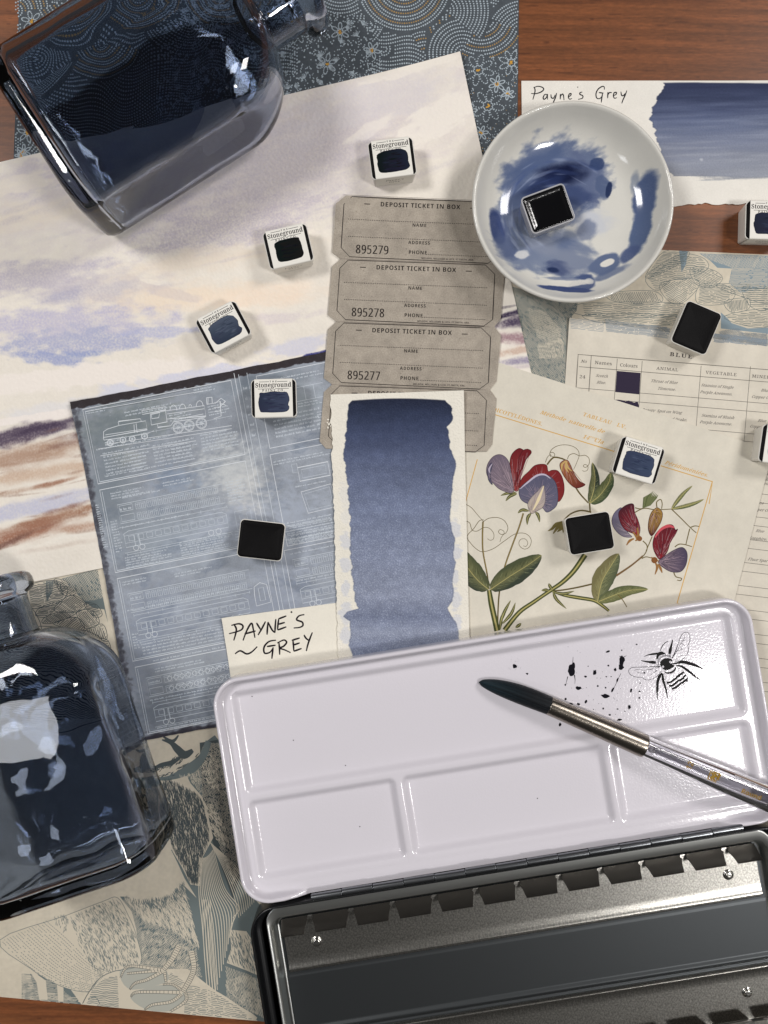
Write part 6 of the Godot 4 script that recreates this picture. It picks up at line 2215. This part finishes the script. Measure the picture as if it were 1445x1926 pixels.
func bee(ink: Ink, lid: Node) -> void:
	var k := lin(34, 34, 38)
	var grey := lin(70, 68, 74)
	ink.heavy = 1.9
	var s := 7.225
	var q := func(a: Array) -> PackedVector2Array: return zp(1150, 1170, s, a)
	# wings
	for w in [[830, 480, 880, 380, 920, 260, 960, 170, 1010, 138, 1050, 150, 1068, 200, 1065, 260, 1040, 320, 1050, 370, 1030, 430, 980, 490, 920, 530, 850, 530], [650, 602, 540, 605, 400, 610, 290, 615, 245, 640, 235, 675, 260, 715, 330, 745, 410, 750, 450, 775, 500, 785, 570, 765, 630, 720, 680, 660]]:
		ink.line(smooth(q.call(w), 6), 0.55, grey, 0.45)
	for w in [[830, 480, 890, 400, 940, 300, 985, 235, 1000, 190], [880, 400, 930, 380, 975, 370], [920, 280, 960, 290, 995, 320], [950, 250, 1000, 250], [870, 510, 930, 460, 980, 450], [940, 330, 960, 365, 985, 360], [640, 615, 560, 630, 500, 650, 450, 660, 370, 640, 310, 655], [450, 690, 380, 690, 340, 670], [620, 650, 570, 690, 530, 720], [560, 650, 500, 640, 460, 640], [600, 640, 610, 680]]:
		ink.line(smooth(q.call(w), 5), 0.4, grey, 0.3)
	ink.line(smooth(q.call([825, 490, 870, 400, 910, 290]), 5), 1.3, grey, 0.5)
	ink.line(smooth(q.call([660, 603, 540, 606, 400, 612]), 5), 0.9, k, 0.4)
	ink.dot(q.call([447, 688])[0], 1.8, k, 8)
	# legs and feelers
	ink.heavy = 1.2
	ink.layer = 1
	for w in [[[800, 570, 900, 555, 970, 540, 1060, 560, 1150, 590, 1245, 638], [1.2, 3, 5, 5, 4, 0.8]], [[880, 590, 950, 600, 1040, 660, 1130, 730, 1215, 795], [1.5, 3.5, 4, 3, 0.6]], [[690, 690, 650, 740, 625, 820, 622, 900, 618, 980, 625, 1050], [2, 5, 4, 4, 2, 0.5]], [[695, 700, 700, 780, 720, 850, 740, 920, 750, 980, 768, 1040], [2, 4.5, 3, 3, 1.2, 0.4]],
		[[605, 550, 560, 545, 500, 540, 400, 522], [3.5, 5, 3, 0.8]], [[640, 425, 560, 435, 500, 445, 445, 468], [3, 3, 1.5, 0.5]], [[790, 435, 800, 380, 815, 320, 835, 240], [3.5, 5, 3, 1.2]], [[665, 390, 690, 330, 725, 285, 772, 260], [0.8, 1.2, 1.2, 0.8]]]:
		ink.brush(smooth(q.call(w[0]), 5), PackedFloat32Array(w[1]), k)
	# head, collar, thorax
	ink.poly(smooth(q.call([610, 500, 615, 450, 640, 410, 690, 400, 735, 430, 700, 440, 650, 460, 630, 500]), 4, true), k)
	ink.poly(smooth(q.call([665, 590, 660, 550, 690, 510, 740, 488, 800, 495, 830, 520, 800, 560, 850, 585, 845, 610, 790, 640, 740, 655, 700, 635]), 4, true), k)
	ink.brush(smooth(q.call([715, 670, 760, 690, 820, 680, 865, 640, 870, 610]), 5), PackedFloat32Array([0.8, 2.6, 3, 2.4, 0.6]), k)
	ink.layer = 2
	ink.dot(q.call([800, 540])[0], 2.2, lin(206, 202, 208), 9)
	ink.dot(q.call([700, 605])[0], 2.2, lin(206, 202, 208), 9)
	# fur round the collar
	ink.layer = 1
	for i in 44:
		var a := lerpf(2.6, 5.4, i / 43.0)
		var m: Vector2 = q.call([740, 560])[0]
		ink.line(PackedVector2Array([m + Vector2(cos(a), sin(a)) * 13.0, m + Vector2(cos(a), sin(a)) * rng.randf_range(15, 18.5)]), 0.4, grey)
	# striped tail
	for w in [[750, 820, 800, 815, 860, 770, 920, 720, 985, 675], [780, 862, 830, 858, 900, 800, 960, 770, 1010, 712], [818, 905, 870, 885, 930, 840, 990, 800, 1035, 765]]:
		ink.brush(smooth(q.call(w), 6), PackedFloat32Array([2.6, 3.2, 3.0, 3.4, 2.4]), k)
	for i in 60:
		var t := rng.randf()
		var row := rng.randi() % 3
		var p: Vector2 = q.call([lerpf(750, 985, t) + row * 32, lerpf(825, 680, t) + row * 44])[0]
		ink.line(PackedVector2Array([p, p + Vector2(rng.randf_range(0.5, 2.0), rng.randf_range(2.0, 4.2))]), 0.4, k)
	for w in [[720, 690, 730, 760, 750, 820], [870, 600, 940, 640, 990, 670], [985, 675, 1040, 770], [750, 820, 830, 910, 900, 945], [1035, 765, 1000, 830, 900, 900]]:
		ink.line(smooth(q.call(w), 4), 0.4, grey)
	ink.commit("bee_print", lid, ink_mat)


func splashes(ink: Ink, lid: Node) -> void:
	var k := lin(20, 20, 24)
	var q := func(x: float, y: float) -> Vector2: return Vector2(900 + x / 3.247, 1180 + y / 3.247)
	var blot := func(x: float, y: float, rx: float, ry: float, turn: float) -> void:
		var p := PackedVector2Array()
		for i in 11:
			var a := TAU * i / 11
			p.append(q.call(x, y) + (Vector2(cos(a) * rx, sin(a) * ry) * rng.randf_range(0.72, 1.2)).rotated(turn) / 3.247)
		ink.poly(smooth(p, 3, true), k)
	for d in [[790, 147, 13, 6, -0.2], [568, 265, 26, 34, 0.2], [575, 240, 14, 28, 0.15], [877, 200, 18, 28, 0.1], [872, 240, 16, 18, 0.2], [709, 275, 11, 17, 0.2], [835, 258, 8, 10, 0], [653, 300, 8, 6, 0], [612, 370, 16, 11, 0.2], [773, 418, 27, 13, 0.1], [848, 322, 6, 14, 0.4], [818, 380, 6, 20, 0.5], [931, 385, 7, 13, 0.1], [920, 485, 9, 15, 0.1], [858, 563, 17, 7, -0.05], [497, 592, 8, 13, 0.2], [222, 237, 16, 13, 0.3], [297, 283, 8, 6, 0.2], [728, 357, 6, 6, 0], [775, 367, 5, 6, 0], [983, 390, 6, 6, 0], [981, 430, 6, 6, 0], [531, 437, 7, 8, 0.3], [565, 466, 13, 7, 0.2], [609, 467, 10, 7, 0], [655, 453, 8, 12, 0.2], [800, 533, 7, 6, 0], [760, 495, 5, 7, 0.2], [793, 233, 7, 6, 0.4], [966, 104, 6, 4, 0], [530, 350, 5, 6, 0], [875, 139, 5, 4, 0], [780, 300, 5, 4, 0], [848, 497, 6, 4, 0], [893, 510, 4, 3, 0], [987, 340, 5, 4, 0], [700, 500, 3, 3, 0], [540, 465, 5, 4, 0], [810, 300, 4, 3, 0], [670, 237, 4, 3, 0]]:
		blot.call(d[0], d[1], d[2], d[3], d[4])
	for w in [[[578, 180, 576, 220, 572, 250], [0.5, 1.2, 3]], [[586, 290, 590, 320, 588, 345], [2, 0.8, 0.4]], [[545, 300, 535, 340, 530, 355], [1.5, 0.5, 0.4]], [[862, 175, 880, 185, 905, 172], [1.5, 2, 0.4]], [[870, 280, 845, 330, 815, 395], [0.6, 0.9, 0.5]]]:
		ink.brush(zp(900, 1180, 3.247, w[0]), PackedFloat32Array(w[1]), k)
	for i in 70:
		var p := Vector2(rng.randf_range(480, 1010), rng.randf_range(90, 560))
		ink.dot(q.call(p.x, p.y), rng.randf_range(0.2, 0.7), k, 5)
	for i in 20:
		ink.dot(q.call(rng.randf_range(185, 270), rng.randf_range(185, 260)), rng.randf_range(0.2, 0.5), k, 5)
	for p in [[552, 1392], [650, 1439], [677, 1553], [474, 1310], [1010, 1500]]:
		ink.dot(Vector2(p[0], p[1]), 1.1, k, 6)
	ink.commit("ink_splash_print", lid, ink_mat)


# A round thing along a line: centres, radii and a number of sides.
func tube(centres: PackedVector3Array, radii: PackedFloat32Array, n: int, up: Vector3, mat: Material, squash: PackedFloat32Array = PackedFloat32Array()) -> ArrayMesh:
	var r := Rows.new()
	var rows := []
	var m := centres.size()
	for i in m:
		var d := (centres[mini(i + 1, m - 1)] - centres[maxi(i - 1, 0)]).normalized()
		var side := d.cross(up).normalized()
		var top := side.cross(d)
		var row := PackedVector3Array()
		var sq := squash[i] if squash.size() else 1.0
		for k in n:
			var a := TAU * k / n
			row.append(centres[i] + side * cos(a) * radii[i] + top * sin(a) * radii[i] * sq)
		rows.append(row)
	r.add(rows, true, false)
	r.cap(rows[0], (centres[0] - centres[1]).normalized())
	r.cap(rows[-1], (centres[-1] - centres[-2]).normalized())
	return r.mesh(mat)


func paint_brush() -> void:
	var f0 := at(1033, 1327, 0.0112)
	var f1 := at(1212.5, 1403.5, 0.0131)
	var d := (at(1448, 1503, 0.0176) - f1).normalized()
	var o := base("paint_brush", f1)
	tag(o, "round paint brush with dark hair, steel ferrule and clear handle on the lid", "paint brush")
	var mm := 0.001
	var hair := material(10, 13, 17, 0.40, 0.0, 0.25)
	var strands := Image.create(256, 64, false, Image.FORMAT_RGB8)
	var lines := PackedFloat32Array()
	for i in 256:
		lines.append(rng.randf())
	for y in 64:
		for x in 256:
			var t := y / 63.0
			var l := lines[(x + int(3.0 * sin(y * 0.11 + x * 0.05)) + 256) % 256]
			var teal := clampf((t - 0.25) * 1.4, 0.0, 0.8) * (0.4 + 0.6 * l)
			strands.set_pixel(x, y, Color(0.05 + 0.07 * l, 0.055 + 0.08 * l + 0.07 * teal, 0.07 + 0.08 * l + 0.09 * teal))
	hair.albedo_color = Color.WHITE
	hair.albedo_texture = ImageTexture.create_from_image(strands)
	var ridges := Image.create(256, 64, false, Image.FORMAT_L8)
	for y in 64:
		for x in 256:
			ridges.set_pixel(x, y, Color.from_hsv(0, 0, lines[(x + int(3.0 * sin(y * 0.11 + x * 0.05)) + 256) % 256]))
	hair.heightmap_enabled = true
	hair.heightmap_texture = ImageTexture.create_from_image(ridges)
	hair.heightmap_scale = 0.012
	# hair
	var c := PackedVector3Array()
	var rad := PackedFloat32Array()
	var tip := at(901, 1283, 0.0068)
	var knee := at(962, 1297, 0.0096)
	for i in 25:
		var t := i / 24.0
		c.append((f0 + (f1 - f0).normalized() * 0.002).lerp(knee, t).lerp(knee.lerp(tip, t), t) - f1)
		rad.append((3.8 + 0.5 * sin(minf(t * 3.0, PI * 0.9))) * mm * sqrt(maxf(0.0006, 1.0 - pow(t, 2.6))))
	put("hair", tube(c, rad, 40, Vector3.UP, hair), o)
	# ferrule with its crimped rings
	var steel := material(150, 142, 132, 0.26, 1.0)
	steel.heightmap_enabled = true
	steel.heightmap_texture = grain_texture(0.25, 2, 43)
	steel.heightmap_scale = 0.001
	steel.uv1_scale = Vector3(8, 0.6, 1)
	c = PackedVector3Array()
	rad = PackedFloat32Array()
	for p in [[0.0, 3.8], [0.004, 4.0], [0.1, 4.02], [0.5, 4.4], [0.9, 4.85], [0.96, 4.9], [0.985, 4.88], [0.998, 4.8], [1.0, 4.7]]:
		c.append(f0.lerp(f1, p[0]) - f1)
		rad.append(p[1] * mm)
	put("ferrule", tube(c, rad, 40, Vector3.UP, steel), o)
	# handle of clear acrylic
	var clear := material(246, 246, 250, 0.02)
	clear.albedo_color.a = 0.0
	clear.transparency = BaseMaterial3D.TRANSPARENCY_ALPHA
	clear.refraction_enabled = true
	clear.refraction_scale = 0.049
	c = PackedVector3Array()
	rad = PackedFloat32Array()
	var radius := func(s: float) -> float: return (4.65 + 0.95 * smoothstep(0.0, 46.0, s) - 1.5 * smoothstep(60.0, 120.0, s)) * mm
	for i in 31:
		var s := 0.05 + i * 4.0
		c.append(d * s * mm)
		rad.append(radius.call(s))
	rad[30] = 0.001
	# hollow: the bore's wall faces inwards
	var pipe := Rows.new()
	for k in 2:
		var rows := []
		for i in range(0, c.size()) if k == 0 else range(1, c.size() - 1):
			var row := PackedVector3Array()
			var sd := d.cross(Vector3.UP).normalized()
			var tp := sd.cross(d)
			for j in 96:
				var a := TAU * j / 96
				row.append(c[i] + (sd * cos(a) + tp * sin(a)) * rad[i] * (1.0 if k == 0 else 0.66))
			rows.append(row)
		pipe.add(rows, true, k == 1)
		pipe.cap(rows[0], -d if k == 0 else d)
		pipe.cap(rows[-1], d if k == 0 else -d)
	put("handle", pipe.mesh(clear), o)
	# gold print wrapped over the top of the handle: x runs along it, y down its side
	var side := -d.cross(Vector3.UP).normalized()
	side = d.cross(Vector3.UP).normalized()
	var top := side.cross(d).normalized()
	var gold := lin(150, 118, 44)
	var wrap := func(ink: Ink, lift: float) -> void:
		for i in ink.v.size():
			var p := ink.v[i]
			var r: float = radius.call(p.x) + (lift + p.y * 1000.0) * mm
			var a := p.z / r * mm
			ink.v[i] = d * p.x * mm + (top * cos(a) + side * sin(a)) * r
		ink.up = top
	var ink := Ink.new(Vector3.ZERO, Vector3(1, 0, 0), Vector3(0, 0, 1), 0.0)
	ink.heavy = 1.7
	ink.text("12", sans_bold, 2.4, Vector2(19.4, 1.3), -84.0, gold, 0, 0.95)
	ink.text("Round", sans_bold, 2.0, Vector2(41.0, 1.5), -2.0, gold, 0, 1.0)
	# the small gold emblem: a framed square of fine lines
	ink.line(PackedVector2Array([Vector2(27, -2.2), Vector2(30.4, -2.2), Vector2(30.4, 1.6), Vector2(27, 1.6)]), 0.34, gold, 0.34, true)
	for q in [[27.4, -1.6, 28.4, -0.6, 27.6, 0.9], [28.2, -1.9, 29.4, -1.0, 28.8, 0.2, 29.8, 1.2], [29.2, -1.8, 30.0, -0.6], [27.5, 0.2, 28.6, 1.2], [30.4, -2.6, 31.0, -1.6, 30.6, -0.6, 31.1, 0.3]]:
		ink.line(smooth(zp(0, 0, 1, q), 4), 0.42, gold)
	wrap.call(ink, 0.03)
	ink.commit("gold_print", o, ink_mat)
	# paper bar code sticker on the far side of the handle
	var st := Ink.new(Vector3.ZERO, Vector3(1, 0, 0), Vector3(0, 0, 1), 0.0)
	for i in 24:
		st.k = 0
		st.poly(PackedVector2Array([Vector2(37 + i * 1.1, -6.4), Vector2(38.1 + i * 1.1, -6.4), Vector2(38.1 + i * 1.1, -4.6), Vector2(37 + i * 1.1, -4.6)]), lin(206, 204, 208))
		st.k = 0
		st.poly(PackedVector2Array([Vector2(37 + i * 1.1, -4.6), Vector2(38.1 + i * 1.1, -4.6), Vector2(38.1 + i * 1.1, -2.6), Vector2(37 + i * 1.1, -2.6)]), lin(206, 204, 208))
	st.layer = 2
	var x := 39.0
	while x < 62.0:
		var w := rng.randf_range(0.12, 0.4)
		st.poly(PackedVector2Array([Vector2(x, -6.0), Vector2(x + w, -6.0), Vector2(x + w, -3.9), Vector2(x, -3.9)]), lin(96, 96, 102))
		x += w + rng.randf_range(0.15, 0.5)
	wrap.call(st, 0.02)
	st.commit("bar_code_sticker", o, ink_mat)


func bottles() -> void:
	var a1 := deg_to_rad(32.5)
	bottle("glass_bottle", Vector3(-0.1368, 0.0, -0.1455), Vector3(cos(a1), 0, -sin(a1)), 0.00138, 51, "dark blue glass bottle lying across the top of the painting")
	var a2 := deg_to_rad(18.5)
	bottle("glass_bottle_001", Vector3(0.3170 * 0.1020 - 0.9483 * 0.1622, 0.0, 0.9483 * 0.1020 + 0.3170 * 0.1622), Vector3(-sin(a2), 0, -cos(a2)), 0.0018, 57, "dark blue glass bottle lying beside the engraved bird")


func bottle(called: String, where: Vector3, axis: Vector3, y: float, seed_: int, label: String) -> void:
	var mm := 0.001
	var thick := 25.2
	var o := base(called, Vector3(where.x, y + thick * mm, where.z))
	o.basis = Basis(axis.cross(Vector3.UP), axis, Vector3.UP)
	tag(o, label, "bottle", "blue glass bottles")
	var glass := material(188, 197, 212, 0.015) if seed_ == 51 else material(190, 200, 217, 0.015)
	glass.albedo_color.a = 0.0
	glass.transparency = BaseMaterial3D.TRANSPARENCY_ALPHA
	glass.refraction_enabled = true
	glass.refraction_scale = 0.05
	var wob := FastNoiseLite.new()
	wob.seed = seed_
	wob.frequency = 21.0 if seed_ == 51 else 27.0
	wob.fractal_octaves = 2
	var prof := []
	# outside, from the middle of the base to the lip: place along the bottle, half width, half thickness, corner radius, roughness
	prof.append([1.6, 0.6, 0.4, 0.3, 0.0])
	prof.append([1.4, 12.0, 8.0, 5.0, 0.0])
	prof.append([0.9, 26.0, 15.0, 9.0, 0.0])
	for p in [[0.0, 30.0, 19.0, 11.0], [0.3, 32.6, 21.6, 12.0], [1.5, 34.8, 23.9, 12.6], [3.5, 35.8, 24.9, 13.0]]:
		prof.append(p + [0.1])
	for i in 30:
		prof.append([6.0 + i * 2.4, 36.2, 25.2, 13.0, 0.26 if seed_ == 51 else 0.36])
	for i in 15:
		var t := PI * 0.5 * i / 14.0
		var a := 13.4 + 22.8 * cos(t)
		var b := 13.4 + 11.8 * cos(t)
		prof.append([77.0 + 24.0 * sin(t), a, b, lerpf(13.0, minf(a, b) * 0.97, sin(t)), 0.2])
	for p in [[102.0, 13.0], [104.0, 12.8], [108.0, 12.7], [112.0, 12.7], [116.5, 12.8], [117.6, 13.4], [118.2, 15.0], [119.2, 16.2], [121.0, 16.8], [123.0, 16.8], [124.8, 16.2], [126.0, 14.9], [126.5, 13.2], [126.2, 11.6], [125.0, 10.5], [122.0, 10.0], [112.0, 9.8], [104.0, 9.8]]:
		prof.append([p[0], p[1], p[1], p[1] * 0.97, 0.1])
	# inside, back to the base
	for i in 15:
		var t := PI * 0.5 * (1.0 - i / 14.0)
		var a := 10.2 + 22.2 * cos(t)
		var b := 10.2 + 11.4 * cos(t)
		prof.append([74.0 + 24.5 * sin(t), a, b, lerpf(10.0, minf(a, b) * 0.97, sin(t)), 0.6])
	for i in 28:
		prof.append([73.0 - i * 2.4, 32.4, 21.6, 10.0, 0.75 if seed_ == 51 else 1.0])
	for p in [[7.0, 31.0, 20.4, 9.5], [5.6, 28.0, 18.0, 9.0], [5.2, 18.0, 11.0, 7.0], [6.0, 8.0, 5.0, 3.0], [6.2, 0.6, 0.4, 0.3]]:
		prof.append(p + [0.3])
	var rows := []
	for p in prof:
		var row := round_rect(2.0 * p[1] * mm, 2.0 * p[2] * mm, p[3] * mm, 0.0, p[0] * mm, 12, 10)
		for i in row.size():
			var q: Vector3 = row[i]
			var w: float = wob.get_noise_3dv(q * (1.0 if p[4] < 0.5 else 1.35)) * p[4] * mm
			var flat := Vector3(q.x, 0, q.z)
			if flat.length() > 0.002:
				q += flat.normalized() * w
			row[i] = q
		rows.append(row)
	var r := Rows.new()
	r.add(rows, true, true)
	r.cap(rows[0], Vector3.DOWN)
	r.cap(rows[-1], Vector3.UP)
	put("bottle_glass", r.mesh(glass), o)
